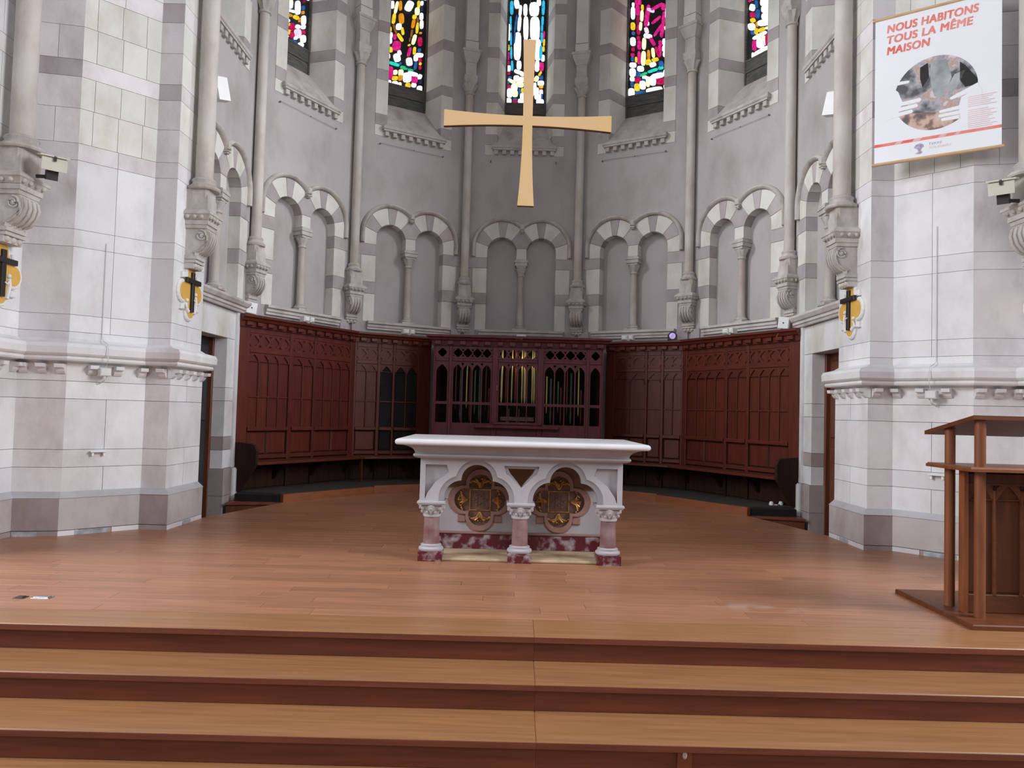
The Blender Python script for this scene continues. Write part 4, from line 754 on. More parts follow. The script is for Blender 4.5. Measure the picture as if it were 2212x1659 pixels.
# ------------------------------------------------------------------ choir panelling and benches
def pointed(cx, w, z0, z1):
    """pointed opening outline, width w, from z0 to apex z1 (clockwise hole)"""
    h = w / 2; zs = z1 - w * .75
    R = h * 1.35; pts = [(cx - h, z0), (cx + h, z0), (cx + h, zs)]
    for i in range(1, 5): t = i / 5; pts.append((cx + h * (1 - t ** 1.5), zs + (z1 - zs) * t ** .8))
    pts.append((cx, z1))
    for i in range(4, 0, -1): t = i / 5; pts.append((cx - h * (1 - t ** 1.5), zs + (z1 - zs) * t ** .8))
    pts.append((cx - h, zs)); return pts[::-1]
def foil(cx, cz, r):
    c = r * .52; pts = []
    for q in range(4):
        a = q * 90; ox, oz = cx + c * cos(radians(a)), cz + c * sin(radians(a))
        pts += arc(ox, oz, r * .50, a - 72, a + 72, 6)
    return pts[::-1]
def dentil_cornice(root, T, u0, u1, zt, wood, step=.158, miter0=0, miter1=0):
    prof = [(-.03, zt - .15), (.03, zt - .15), (.035, zt - .085), (.06, zt - .075), (.075, zt - .045), (.10, zt - .03), (.10, zt), (-.03, zt)]
    q = MB(); n = len(prof); vs = [T @ Vector((u0 + d * miter0, z, d)) for d, z in prof] + [T @ Vector((u1 - d * miter1, z, d)) for d, z in prof]
    q.add(vs, [tuple(range(n)), tuple(range(n, 2 * n))] + [(i, (i + 1) % n, n + (i + 1) % n, n + i) for i in range(n)])
    obj('cornice', q, wood, root)
    N = max(1, int((u1 - u0 - .08) / step)); st = (u1 - u0 - .06) / N
    for i in range(N):
        u = u0 + .03 + st * (i + .5); q = MB(); box(q, u - st * .27, u + st * .27, zt - .135, zt - .085, .03, .072, T, ch=.006); obj('dentil', q, wood, root)
def panelling(k, u0, u1, bays, label, end=0):
    T = facet(k, .17); W, H = M['panelwood'], M['panelwood_h']
    t = thing('choir_panelling', T @ Vector(((u0 + u1) / 2, .09, 0)), label, 'panelling', 'carved oak panelling around the apse')
    q = MB(); box(q, u0, u1, .09, 2.14, -.06, -.022, T); obj('backing_board', q, M['underseat'], t)
    dentil_cornice(t, T, u0, u1, 2.275, H, miter0=.27 if u0 < -.6 and abs(k) == 1 or k == 2 else 0, miter1=.27 if k == -2 or (abs(k) == 1 and u1 > .6) else 0)
    edges = [u0] + [x for b in bays for x in (b[0], b[1])] + [u1]
    for i in range(0, len(edges), 2):
        a, b = edges[i], edges[i + 1]
        if b - a > .008:
            q = MB(); box(q, a, b, .44, 2.14, -.03, .012, T, ch=.006); obj('stile', q, W, t)
            q = MB(); box(q, a, b, .09, .44, -.03, .008, T, ch=.006); obj('stile', q, M['underseat'], t)  # lower stile darkened; shade under the seat put into the colour
    for a, b, n, opened in bays:
        fill = M['black'] if opened else W  # open bays get a black fill, darkness of the hole as colour
        for z0, z1, pr in ((2.055, 2.14, .006), (1.81, 1.865, .012), (.825, .875, .03), (.47, .52, .012)):
            q = MB(); box(q, a, b, z0, z1, -.03, pr, T, ch=.006); obj('rail', q, H, t)
        # frieze with small tracery
        q = MB(); box(q, a, b, 1.865, 2.055, -.03, -.014, T); obj('panel', q, W, t)
        hs = []; w = (b - a) / n
        for i in range(n):
            c = a + w * (i + .5); hs.append(foil(c, 1.96, min(.062, w * .47)))
            for dx in (-.5, .5):
                e = c + dx * w; i0 = e - .026 if dx > 0 else e + .004; i1 = e - .004 if dx > 0 else e + .026
                hs.append([(i1, 2.035), (i0, 2.035), (i0 if dx < 0 else i1, 2.000)]); hs.append([(i0, 1.885), (i1, 1.885), (i0 if dx < 0 else i1, 1.920)])
        q = MB(); plate(q, rect(a, b, 1.865, 2.055), hs, -.014, .0, T); obj('tracery', q, W, t)
        # long lancets: one board per light, thin mullions, arched head
        for i in range(n):
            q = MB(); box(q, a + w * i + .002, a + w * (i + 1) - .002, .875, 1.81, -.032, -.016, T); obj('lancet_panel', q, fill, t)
            if i:
                q = MB(); box(q, a + w * i - .009, a + w * i + .009, .875, 1.74, -.018, .002, T, ch=.005); obj('mullion', q, W, t)
        q = MB(); plate(q, rect(a, b, 1.60 if n > 9 else 1.70, 1.81), [pointed(a + w * (i + .5), w - .024, 1.705, 1.79) for i in range(n)], -.016, .001, T); obj('lancet_head', q, W, t)
        q = MB(); box(q, a, b, 1.245, 1.265, -.018, -.002, T, ch=.004); obj('mid_rail', q, H, t)
        # low panels above and below the seat
        m2 = 2 if b - a > .45 else 1; w2 = (b - a) / m2
        for i in range(m2):
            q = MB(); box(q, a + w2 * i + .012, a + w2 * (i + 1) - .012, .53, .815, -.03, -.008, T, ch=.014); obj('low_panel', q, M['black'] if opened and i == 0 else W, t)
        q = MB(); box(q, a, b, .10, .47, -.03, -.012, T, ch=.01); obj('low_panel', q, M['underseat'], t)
    RUN[k] = t; return t
RUN = {}
panelling(-2, -1.19, .886, [(-1.02, -.36, 4, 0), (-.295, .08, 2, 0), (.125, .80, 4, 0)], 'long left run of reddish oak panelling with fixed bench, nearest the left doorway')
panelling(-1, -.886, .33, [(-.85, -.53, 2, 0), (-.48, -.285, 1, 1), (-.25, .12, 2, 1)], 'short left run of oak panelling with dark open lancets, left of the organ case')
panelling(1, -.33, .886, [(-.19, .30, 2, 0), (.34, .55, 1, 0), (.595, .86, 2, 0)], 'short right run of dark oak panelling with closed lancets, right of the organ case')
panelling(2, -.886, 1.19, [(-.80, -.06, 4, 0), (-.01, .325, 2, 0), (.375, 1.02, 4, 0)], 'long right run of reddish oak panelling with fixed bench, nearest the right doorway')
def P(k, u, off): v = facet(k, off) @ Vector((u, 0, 0)); return (v.x, v.y)
def bar(t, T, pr, u, w, name, m):
    q = MB(); vs = [T @ Vector((u - w, z, d)) for d, z in pr] + [T @ Vector((u + w, z, d)) for d, z in pr]; n = len(pr)
    q.add(vs, [tuple(range(n)), tuple(range(n, 2 * n))] + [(i, (i + 1) % n, n + (i + 1) % n, n + i) for i in range(n)]); obj(name, q, m, t)
for s in (-1, 1):
    c = lambda off: HW - off * math.tan(radians(15))
    inn, out = .165, .53
    long_, short_ = RUN[s * 2], RUN[s]
    q = MB(); prism(q, [P(s * 2, s * 1.17, inn), P(s * 2, -s * c(inn), inn), P(s * 2, -s * c(out), out), P(s * 2, s * 1.17, out)], .425, .455, ch=.006); obj('seat', q, M['panelwood_h'], long_)
    q = MB(); prism(q, [P(s, s * c(inn), inn), P(s, -s * .33, inn), P(s, -s * .33 + s * .1, out), P(s, s * c(out), out)], .425, .455, ch=.006); obj('seat', q, M['panelwood_h'], short_)
    for k, us in ((2, (.55, -.1, -.75)), (1, (.55, .05))):
        for u in us: bar(RUN[s * k], facet(s * k, .17), [(0, .42), (.25, .42), (.26, .39), (.22, .36), (.12, .32), (.05, .24), (0, .20)], s * u, .02, 'bracket', M['underseat'])
    bar(long_, facet(s * 2, .17), [(0, .10), (.10, .10), (.20, .22), (.34, .38), (.38, .44), (.385, .60), (.35, .66), (.28, .68), (0, .69)], s * 1.16, .02, 'end_board', M['underseat'])
T = facet(-2, .17)
q = MB(); box(q, .77, .80, .092, .424, .28, .31, T); tag = obj('wood_prop', q, M['lectern'], label='thin pale wood stick propped upright under the left bench', cat='stick', loc=T @ Vector((.78, .09, .3)))
q = MB(); a = facet(-1, .17)
p = [a @ Vector((x, .457, d)) for x, d in ((-.86, .30), (-.30, .30), (-.30, .35), (-.86, .35))]
prism(q, [(v.x, v.y) for v in p], .456, .466); obj('wood_strip', q, M['lectern'], label='pale narrow wood strip lying on the left bench seat', cat='strip', loc=p[0])

# ------------------------------------------------------------------ organ case
T = T_((0, 10.9, 0), (1, 0, 0), (0, 0, 1), (0, -1, 0)); OW = M['organwood']
t = thing('organ_case', (0, 10.9, .09), 'dark reddish organ case with pierced lancet screen, behind the altar', 'organ')
q = MB(); box(q, -1.255, 1.255, .09, 2.13, -.75, -.70, T); obj('back_board', q, M['black'], t)
for s in (-1, 1):
    q = MB(); box(q, *sorted((s * 1.215, s * 1.255)), .09, 2.13, -.70, -.03, T); obj('side_panel', q, OW, t)
q = MB(); box(q, -1.2, 1.2, 2.09, 2.13, -.70, -.02, T); obj('top_board', q, OW, t)
prof = [(-.03, 2.105), (.02, 2.105), (.03, 2.175), (.06, 2.185), (.075, 2.215), (.11, 2.23), (.11, 2.262), (-.7, 2.262)]
q = MB(); n = len(prof); vs = [T @ Vector((-1.255 - max(0, d), z, d)) for d, z in prof] + [T @ Vector((1.255 + max(0, d), z, d)) for d, z in prof]
q.add(vs, [tuple(range(n)), tuple(range(n, 2 * n))] + [(i, (i + 1) % n, n + (i + 1) % n, n + i) for i in range(n)]); obj('cornice', q, OW, t)
for i in range(14):
    u = -1.19 + i * .183; q = MB(); box(q, u - .045, u + .045, 2.118, 2.175, .02, .078, T, ch=.006); obj('dentil', q, OW, t)
for u0, u1 in ((-1.255, -1.225), (-1.025, -.975), (-.385, -.298), (.285, .375), (1.0, 1.045), (1.225, 1.255)):
    q = MB(); box(q, u0, u1, .09, 2.105, -.03, .015, T, ch=.008); obj('post', q, OW, t)
for a, b, n in ((-1.225, -1.025, 1), (-.975, -.385, 4), (-.298, .285, 4), (.375, 1.0, 4), (1.045, 1.225, 1)):
    mid = n == 4 and a < 0 < b; w = (b - a - .02) / n
    hs = [foil(a + .01 + w * (i + .5), 2.005, min(.062, w * .46)) for i in range(n)]
    if n > 1:
        for i in range(n + 1):
            for zz, d in ((2.058, 1), (1.952, -1)):
                c = a + .01 + w * i; l, r = (c - .025 if i else c + .003), (c + .025 if i < n else c - .003)
                hs.append([(l, zz), (r, zz), (c, zz - .030 * d)] if d < 0 else [(r, zz), (l, zz), (c, zz - .030 * d)])
    q = MB(); plate(q, rect(a, b, 1.925, 2.10), hs, -.02, .0, T); obj('quatrefoil_screen', q, OW, t)
    q = MB(); box(q, a, b, 1.875, 1.925, -.03, .012, T, ch=.008); obj('rail', q, OW, t)
    hs = [pointed(a + .01 + w * (i + .5), w - .018, 1.285, 1.835) for i in range(n)]
    for i in range(n + 1):
        if n > 1 and 0 < i < n: c = a + .01 + w * i; hs.append([(c - .024, 1.855), (c + .024, 1.855), (c, 1.815)][::1])
    q = MB(); plate(q, rect(a, b, 1.26, 1.875), hs, -.02, .0, T); obj('lancet_screen', q, OW, t)
    q = MB(); plate(q, rect(a, b, .955, 1.26), [rect(a + .01 + w * i + .007, a + .01 + w * (i + 1) - .007, .975, 1.245)[::-1] for i in range(n)], -.02, .0, T); obj('lower_screen', q, OW, t)
    q = MB(); box(q, a, b, .09, .955, -.03, -.0, T); obj('base_panel', q, OW, t)
q = MB(); box(q, -.36, .36, .955, 1.0, .0, .06, T, ch=.012); box(q, -.62, .62, .905, .955, .0, .11, T, ch=.012); obj('desk_moulding', q, OW, t)
q = MB(); box(q, -.312, -.300, 1.46, 1.54, .015, .035, T, ch=.003); obj('keyhole_plate', q, M['gilt'], t)
# pipes seen through the screen
rnd = random.Random(5)
def pipe(u, r, z0, z1, d, m):
    q = MB(); lathe(q, [(r * .35, z0), (r, z0 + .10), (r, z1)], (u, 10.9 + d, 0), 12); obj('organ_pipe', q, M[m], t, smooth=True)
for a, b, n in ((-.298, .285, 4), (-.975, -.385, 4), (.375, 1.0, 4)):
    w = (b - a - .02) / n; mid = a < 0 < b
    for i in range(n):
        c = a + .01 + w * (i + .5)
        if mid:
            pipe(c - .015 + .012 * (i - 1), .019 if i == 0 else .012, 1.27, 2.08, .10, 'pipe_tin'); pipe(c + .040, .022, 1.27, 2.08, .16, 'pipe_copper' if i < 2 else 'pipe_tin')
        else:
            pipe(c - .03 + .02 * (i % 2), .012, 1.10 + .1 * rnd.random(), 1.62 + .3 * rnd.random(), .12, ('pipe_copper', 'pipe_tin', 'pipe_green')[(i + (a > 0)) % 3])
            pipe(c + .035, .016, 1.0, 1.45 + .4 * rnd.random(), .2, ('pipe_green', 'pipe_copper')[i % 2])
q = MB(); box(q, -.25, .25, 1.02, 1.08, -.14, -.12, T); box(q, -.13, -.118, 1.0, 1.2, -.12, -.11, T); box(q, .02, .032, 1.0, 1.2, -.12, -.11, T); obj('inner_console', q, M['darkmedal'], t)
l = bpy.data.lights.new('organ_interior_lamp', 'POINT'); l.energy = 2.6; l.color = (1, .86, .45); l.shadow_soft_size = .04
o = bpy.data.objects.new('organ_interior_lamp', l); COL.objects.link(o); o.location = (.0, 10.955, 1.90)

# ------------------------------------------------------------------ altar
AW = .683
T = T_((.046, 5.772, 0), (cos(.02), sin(.02), 0), (0, 0, 1), (sin(.02), -cos(.02), 0))      # local: u along, z up, n towards the nave
A = thing('altar', T @ Vector((0, 0, -.25)), 'white marble altar with two trefoil arches on short rose marble columns', 'altar')
def hull(q, z0, h0, f0, b0, z1, h1, f1, b1):
    vs = [T @ Vector(p) for p in ((-h0, z0, f0), (h0, z0, f0), (h0, z0, b0), (-h0, z0, b0), (-h1, z1, f1), (h1, z1, f1), (h1, z1, b1), (-h1, z1, b1))]
    q.add(vs, [(0, 1, 2, 3), (4, 5, 6, 7), (0, 1, 5, 4), (1, 2, 6, 5), (2, 3, 7, 6), (3, 0, 4, 7)])
# table slab: stacked moulding profile, overhang increases upward
BK = -.62
def ringp(off): return [(-.775 - off, .095 + off), (.775 + off, .095 + off), (.775 + off, BK - off), (-.775 - off, BK - off)]
def molding(prof):
    q = MB(); vs = []; n = len(prof)
    for off, z in prof: vs += [T @ Vector((u, z, d)) for u, d in ringp(off)]
    fs = [(0, 1, 2, 3), tuple(4 * (n - 1) + i for i in range(4))]
    for i in range(n - 1):
        for k in range(4): j = (k + 1) % 4; fs.append((i * 4 + k, i * 4 + j, (i + 1) * 4 + j, (i + 1) * 4 + k))
    q.add(vs, fs); return q
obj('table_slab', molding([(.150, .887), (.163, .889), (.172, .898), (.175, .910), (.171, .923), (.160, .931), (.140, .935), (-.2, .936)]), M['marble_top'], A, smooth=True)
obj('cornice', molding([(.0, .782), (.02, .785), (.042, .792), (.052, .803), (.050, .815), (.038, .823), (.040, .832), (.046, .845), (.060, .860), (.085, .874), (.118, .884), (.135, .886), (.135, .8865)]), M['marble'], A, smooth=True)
def trefoil(c, g, zb, half=None):
    """outline of a trefoil arch from right foot over the top to left foot"""
    r1, r2 = .121 + g, .135 + g; o = []
    import math as _m
    # side lobe circle centre (.115,.48), top lobe centre (0,.617): they meet at the cusp
    dx, dz = .115, .48 - .617; d = sqrt(dx * dx + dz * dz); a = (r1 * r1 - r2 * r2 + d * d) / (2 * d); h = sqrt(max(0, r1 * r1 - a * a))
    px, pz = a * dx / d, .617 + a * dz / d; cxp, czp = px + h * (-dz) / d, pz + h * dx / d
    a_s = _m.degrees(_m.atan2(czp - .48, cxp - .115)); a_t = _m.degrees(_m.atan2(czp - .617, cxp))
    o += [(c + .115 + r2, zb)] + arc(c + .115, .48, r2, 0, a_s, 8) + arc(c, .617, r1, a_t, 180 - a_t, 14)[0:] + arc(c - .115, .48, r2, 180 - a_s, 180, 8) + [(c - .115 - r2, zb)]
    return o
def half_frame(sgn, g, zb, hole, sp, d0, d1, name, mt):
    """half of the arcade front, one arch"""
    arch = trefoil(.3415, g, zb)
    top = .785
    poly = [(.0, zb), (.3415 - .115 - .135 - g, zb)] + arch[::-1][1:-1] + [(.3415 + .25 + g, zb), (.775, zb), (.775, top), (0, top)]
    if hole:
        # notch of the central triangular opening
        poly = poly[:-1] + [(0, top), (0, .738)] + hole + [(0, .575)]
    q = MB(); pl = [(sgn * x, z) for x, z in poly]
    hs = []
    if sp: hs = [[(sgn * x, z) for x, z in sp]]
    # remove duplicates
    pp = [pl[0]]
    for p in pl[1:]:
        if (Vector(p) - Vector(pp[-1])).length > 1e-5: pp.append(p)
    if (Vector(pp[0]) - Vector(pp[-1])).length < 1e-5: pp.pop()
    plate(q, pp, hs, d0, d1, T); obj(name, q, M[mt], A)
def arcpts(g, a0, a1, n, c=.3415): return arc(c - .115, .48, .135 + g, a0, a1, n)
for sg in (-1, 1):
    # front layer (wide reveal) then inner layer (true trefoil)
    cen = [(.135, .738), (.125, .70), (.118, .675)] + [(.09, .66), (.045, .615)]
    spd = [(.735, .735), (.575, .735), (.555, .68), (.59, .652), (.66, .60), (.715, .52), (.735, .47)]
    half_frame(sg, .040, .458, cen, spd, .045, .085, 'arcade_front', 'marble')
    cen2 = [(.105, .715), (.085, .675), (.05, .635), (.02, .60)]
    half_frame(sg, .0, .458, [(.0, .715)] + cen2, None, -.02, .046, 'arcade_reveal', 'marble')
    # side arcades and back
    q = MB(); TS = T @ T_((sg * .775, 0, 0), (0, 0, -1), (0, 1, 0), (sg, 0, 0)) if False else None
    q = MB()
    for z0, z1, f, b in ((.62, .785, -.02, -.60), (.458, .62, -.02, -.10), (.458, .62, -.48, -.60)): hull(q, z0, 0, 0, 0, z1, 0, 0, 0) if False else box(q, *sorted((sg * .70, sg * .775)), z0, z1, b, f, T)
    obj('side_frame', q, M['marble'], A)
# solid core behind the arches
q = MB(); box(q, -.70, .70, .785, .80, -.60, .05, T); obj('soffit', q, M['marble'], A)
PD_ = -.40
q = MB(); box(q, -.70, .70, .13, .785, PD_ - .06, PD_, T); obj('back_panel', q, M['marble'], A)
q = MB(); box(q, -.70, .70, .52, .785, PD_, PD_ + .012, T); obj('upper_band', q, M['bronze'], A, label='brown patinated band behind the arches')
q = MB(); box(q, -.72, .72, .020, .135, PD_ - .07, PD_ + .05, T, ch=.006); obj('red_plinth', q, M['redmarble'], A, label='dark red veined marble plinth')
q = MB(); box(q, -.71, .71, .135, .158, PD_ - .05, PD_ + .03, T, ch=.008); obj('plinth_moulding', q, M['rosewood'], A)
q = MB(); box(q, -.74, .74, .0, .022, -.56, .055, T, ch=.006); obj('base_slab', q, M['sandstone'], A, label='golden sandstone slab between the column feet')
def quatre(c, z, off, rr, n=8):
    pts = []
    ang = 180 - math.degrees(math.acos(0)) ; a_ = math.degrees(math.acos(min(1, (off * .70710678 * 1.41421 / 1.41421) / rr))) if False else 0
    # four circles of radius rr at distance off; neighbours meet on the diagonals
    b = (off * sqrt(2) / 2); h = sqrt(rr * rr - b * b); x = (off / 2 + h / sqrt(2)); 
    for q_ in range(4):
        a = 90 * q_; ox, oz = off * cos(radians(a)), off * sin(radians(a))
        e = math.degrees(math.atan2(x, x - off)) if True else 0
        pts += [(c + ox + rr * cos(radians(a + t)), z + oz + rr * sin(radians(a + t))) for t in [-e + 2 * e * i / n for i in range(n + 1)]]
    return pts
for sg in (-1, 1):
    c, z = sg * .325, .42
    q = MB(); prism(q, quatre(c, z, .140, .131, 10), PD_, PD_ + .0095, T, ch=.004); obj('outer_moulding', q, M['rosewood'], A)
    q = MB(); plate(q, quatre(c, z, .135, .118, 10), [quatre(c, z, .118, .094, 10)[::-1]], PD_, PD_ + .035, T); md = obj('medallion_frame', q, M['rosewood'], A, label='rose brown quatrefoil moulding')
    q = MB(); 
    for dx, dz in ((-1, -1), (1, -1)): q = MB(); box(q, c + dx * .15 - .035, c + dx * .15 + .035, z - .185, z - .13, PD_, PD_ + .02, T, ch=.006); obj('frame_corner', q, M['rosewood'], md)
    q = MB(); prism(q, quatre(c, z, .118, .098, 10), PD_, PD_ + .012, T); obj('medallion_ground', q, M['darkmedal'], md)
    q = MB(); plate(q, rect(c - .088, c + .088, z - .088, z + .088), [rect(c - .080, c + .080, z - .080, z + .080)[::-1]], PD_ + .012, PD_ + .022, T); obj('gilt_square', q, M['gilt'], md)
    q = MB(); rnd = random.Random(3)
    for a in (0, 90, 180, 270):                 # acanthus fan in every lobe
        e = Vector((cos(radians(a)), sin(radians(a)))); f_ = Vector((-e.y, e.x)); o_ = Vector((c, z)) + e * .100
        for sp in (-.95, -.5, 0, .5, .95):
            tip = o_ + e * (.085 - .030 * abs(sp)) + f_ * (.072 * sp); mid = o_ + e * .045 + f_ * (.026 * sp); crl = tip + f_ * (.014 * (1 if sp > 0 else -1)) - e * .012
            tube(q, [T @ Vector((*v, PD_ + dd)) for v, dd in ((o_, .016), (mid, .022), (tip, .018), (crl, .016))], .0098, 6); ball(q, T @ Vector((*crl, PD_ + .016)), .0125, 6, 4)
        ball(q, T @ Vector((*(o_ + e * .012), PD_ + .016)), .014, 6, 4)
    obj('gilt_foliage', q, M['gilt'], md, smooth=True)
    q = MB()
    for i in range(12):
        t = 2 * pi * i / 12; rr = (.05, .03)[i % 2]; ball(q, T @ Vector((c + rr * cos(t), z + rr * sin(t), PD_ + .013)), .012, 6, 4, (1, .5, 1))
    obj('square_relief', q, M['darkmedal'], md, smooth=True)
def altar_column(u, d, lab=None):
    p = T @ Vector((u, 0, d)); X, Y = p.x, p.y; R = Matrix.Translation((X, Y, 0)) @ Matrix.Rotation(.02, 4, 'Z')
    q = MB(); lathe(q, [(.063, .122), (.061, .23), (.058, .336)], (X, Y, 0), 24); c = obj('column', q, M['pinkmarble'], A, smooth=True)
    q = MB(); prism(q, rect(-.092, .092, -.090, .090), 0, .074, R, .006); obj('column_plinth', q, M['redmarble'], c)
    q = MB(); lathe(q, [(.090, .074), (.096, .082), (.096, .093), (.088, .101), (.076, .106), (.080, .113), (.080, .119), (.066, .126)], (X, Y, 0), 24); obj('base_ring', q, M['marble'], c, smooth=True)
    q = MB(); lathe(q, [(.064, .330), (.068, .338), (.066, .346), (.070, .362), (.077, .380), (.090, .400), (.096, .418), (.080, .428)], (X, Y, 0), 32, mod=lambda a, z: 1 + (.09 if z > .36 else .03) * cos(8 * a))
    for i in range(8):
        a = 2 * pi * i / 8; ball(q, (X + .086 * cos(a), Y + .086 * sin(a), .398), .017, 6, 4); a += pi / 8; ball(q, (X + .078 * cos(a), Y + .078 * sin(a), .370), .013, 6, 4)
    obj('capital', q, M['marble'], c, smooth=True)
    q = MB(); prism(q, rect(-.100, .100, -.095, .095), .426, .438, R); prism(q, rect(-.108, .108, -.102, .102), .438, .458, R, .006); obj('abacus', q, M['marble'], c)
for u in (-AW, 0, AW): altar_column(u, .0)
for u in (-AW, AW): altar_column(u, -.52)

# ------------------------------------------------------------------ hanging cross
T = T_((.022, 6.2, 3.62), (cos(.04), sin(.04), 0), (0, 0, 1), (sin(.04), -cos(.04), 0))
def arm(L, w0, w1):
    pts = []
    for i in range(9): t = i / 8; pts.append((w0 + (w1 - w0) * t ** 1.9, L * (.06 + .94 * t)))
    return pts
def crossoutline():
    o = []
    for ang, L, w0, w1 in ((90, .700, .040, .054), (0, .712, .040, .070), (270, .728, .040, .070), (180, .708, .040, .070)):
        a = radians(ang); ux, uz = cos(a), sin(a); nx, nz = -uz, ux
        pts = arm(L, w0, w1)
        pts[0] = (w0, w0)
        right = [(ux * l - nx * w, uz * l - nz * w) for w, l in pts]; left = [(ux * l + nx * w, uz * l + nz * w) for w, l in pts]
        o.append((right, left))
    seq = []
    for r, l in (o[1], o[0], o[3], o[2]): seq += r[1:] + l[::-1][:-1] + [l[0]]
    return seq
C = thing('hanging_cross', (.022, 6.2, 3.62), 'large golden flared cross hanging in front of the centre window above the altar', 'cross')
q = MB(); prism(q, crossoutline(), .0, .016, T); obj('cross_face', q, M['crossgold'], C)
q = MB(); prism(q, inset(crossoutline(), .0005), -.030, .0, T); obj('cross_body', q, M['crossedge'], C)
q = MB(); tube(q, [T @ Vector((0, .66, -.032)), T @ Vector((0, 5.35, -.032))], .0012, 5); obj('hanging_wire', q, M['wire'], C)

# ------------------------------------------------------------------ lectern
Lx = thing('lectern', (2.9, 4.6, 0), 'brown oak reading lectern on round posts at the right edge of the platform', 'lectern')
q = MB(); box(q, 2.585, 3.40, 4.215, 5.07, 0, .030, ch=.006); obj('base_board', q, M['lectern_h'], Lx)
for i, (x, y_, zt) in enumerate(((2.727, 4.385, 1.176), (3.215, 4.385, 1.176), (2.708, 4.655, 1.122), (3.225, 4.655, 1.122))):
    q = MB(); lathe(q, [(.030, .03), (.030, zt)], (x, y_, 0), 20); obj('post', q, M['lectern_post'], Lx, smooth=True)
q = MB(); prism(q, [(2.615, 4.29), (3.33, 4.29), (3.33, 4.76), (2.615, 4.76)], .880, .906, ch=.010)
obj('shelf', q, M['lectern_post'], Lx)
q = MB(); vs = []
for x, y_, z in ((2.655, 4.33, 1.182), (3.29, 4.33, 1.182), (3.29, 4.85, 1.080), (2.655, 4.85, 1.080)): vs.append((x, y_, z))
vs += [(x, y_, z + .024) for x, y_, z in vs]; q.add(vs, [(0, 1, 2, 3), (4, 5, 6, 7), (0, 1, 5, 4), (1, 2, 6, 5), (2, 3, 7, 6), (3, 0, 4, 7)]); obj('reading_top', q, M['lectern_h'], Lx)
q = MB(); box(q, 2.715, 3.23, 4.505, 4.53, .03, .880); obj('front_board', q, M['lectern'], Lx)
for x0 in (2.692, 3.207): q = MB(); box(q, x0, x0 + .024, 4.478, 4.535, .03, .880, ch=.003); obj('side_board', q, M['lectern_post'], Lx)
TL = T_((2.716, 4.505, 0), (1, 0, 0), (0, 0, 1), (0, -1, 0)); w = .49 / 3
for i in range(3):
    q = MB(); box(q, i * w + .004, (i + 1) * w - .004, .15, .80, 0, .005, TL, ch=.003); obj('lancet_panel', q, M['lectern'], Lx)
for i in range(4):
    q = MB(); box(q, i * w - .009, i * w + .009, .13, .76, 0, .024, TL, ch=.007); obj('mullion', q, M['lectern_h'], Lx)
q = MB(); plate(q, rect(0, .49, .70, .80), [pointed((i + .5) * w, w - .022, .705, .785) for i in range(3)] + [[(i * w - .030, .790), (i * w, .745), (i * w + .030, .790)] for i in (1, 2)], 0, .018, TL); obj('tracery', q, M['lectern_h'], Lx)
q = MB(); box(q, 0, .49, .80, .86, 0, .020, TL, ch=.004); obj('rail', q, M['lectern'], Lx)
q = MB(); box(q, 0, .49, .03, .14, 0, .020, TL, ch=.004); obj('rail', q, M['lectern_h'], Lx)

# ------------------------------------------------------------------ banner
bu = Vector((.8245, -.5659, 0)); T = T_((3.16, 6.625, 3.47), bu, (0, 0, 1), (-.5659, -.8245, 0)); BWd, BHt = .960, 1.31
B = thing('banner', T @ Vector((.48, 0, 0)), 'white banner with red French lettering and round photograph on right pier', 'banner')
q = MB(); box(q, 0, BWd, .0, BHt, -.002, .002, T); sheet = obj('sheet', q, M['poster'], B)
for z0, nm in ((-.018, 'rod'), (BHt - .004, 'rod')):
    q = MB(); box(q, -.022, BWd + .022, z0, z0 + .024, -.013, .013, T, ch=.006); obj(nm, q, M['rod'], B)
def text(s, u, v, size, mt, name, shear=.12, off=.012, width=None, d=.0032):
    cu_ = bpy.data.curves.new(name, 'FONT'); cu_.body = s; cu_.size = size; cu_.shear = shear; cu_.offset = 0; cu_.extrude = .0; cu_.space_character = 1.08
    o = bpy.data.objects.new(name, cu_); COL.objects.link(o); dg = bpy.context.evaluated_depsgraph_get()
    me = bpy.data.meshes.new_from_object(o.evaluated_get(dg)); bpy.data.objects.remove(o)
    xs = [v_.co.x for v_ in me.vertices]; k = (width / (max(xs) - min(xs))) if width else 1; x0 = min(xs)
    q = MB()
    for n_, (du, dv) in enumerate(((0, 0), (1, 0), (0, 1), (1, 1), (.5, .5)) if off > .015 else ((0, 0),)):
        q.add([T @ Vector((u + (v_.co.x - x0) * k + du * .007, v + v_.co.y + dv * .005, d + n_ * .00004)) for v_ in me.vertices], [tuple(p.vertices) for p in me.polygons])
    bpy.data.meshes.remove(me); return obj(name, q, M[mt], B)
text('NOUS HABITONS', .095, 1.178, .098, 'poster_red', 'lettering', width=.695, off=.025)
text('TOUS LA M\u00caME', .095, 1.078, .098, 'poster_red', 'lettering', width=.655, off=.025)
text('MAISON', .095, .978, .098, 'poster_red', 'lettering', width=.335, off=.025)
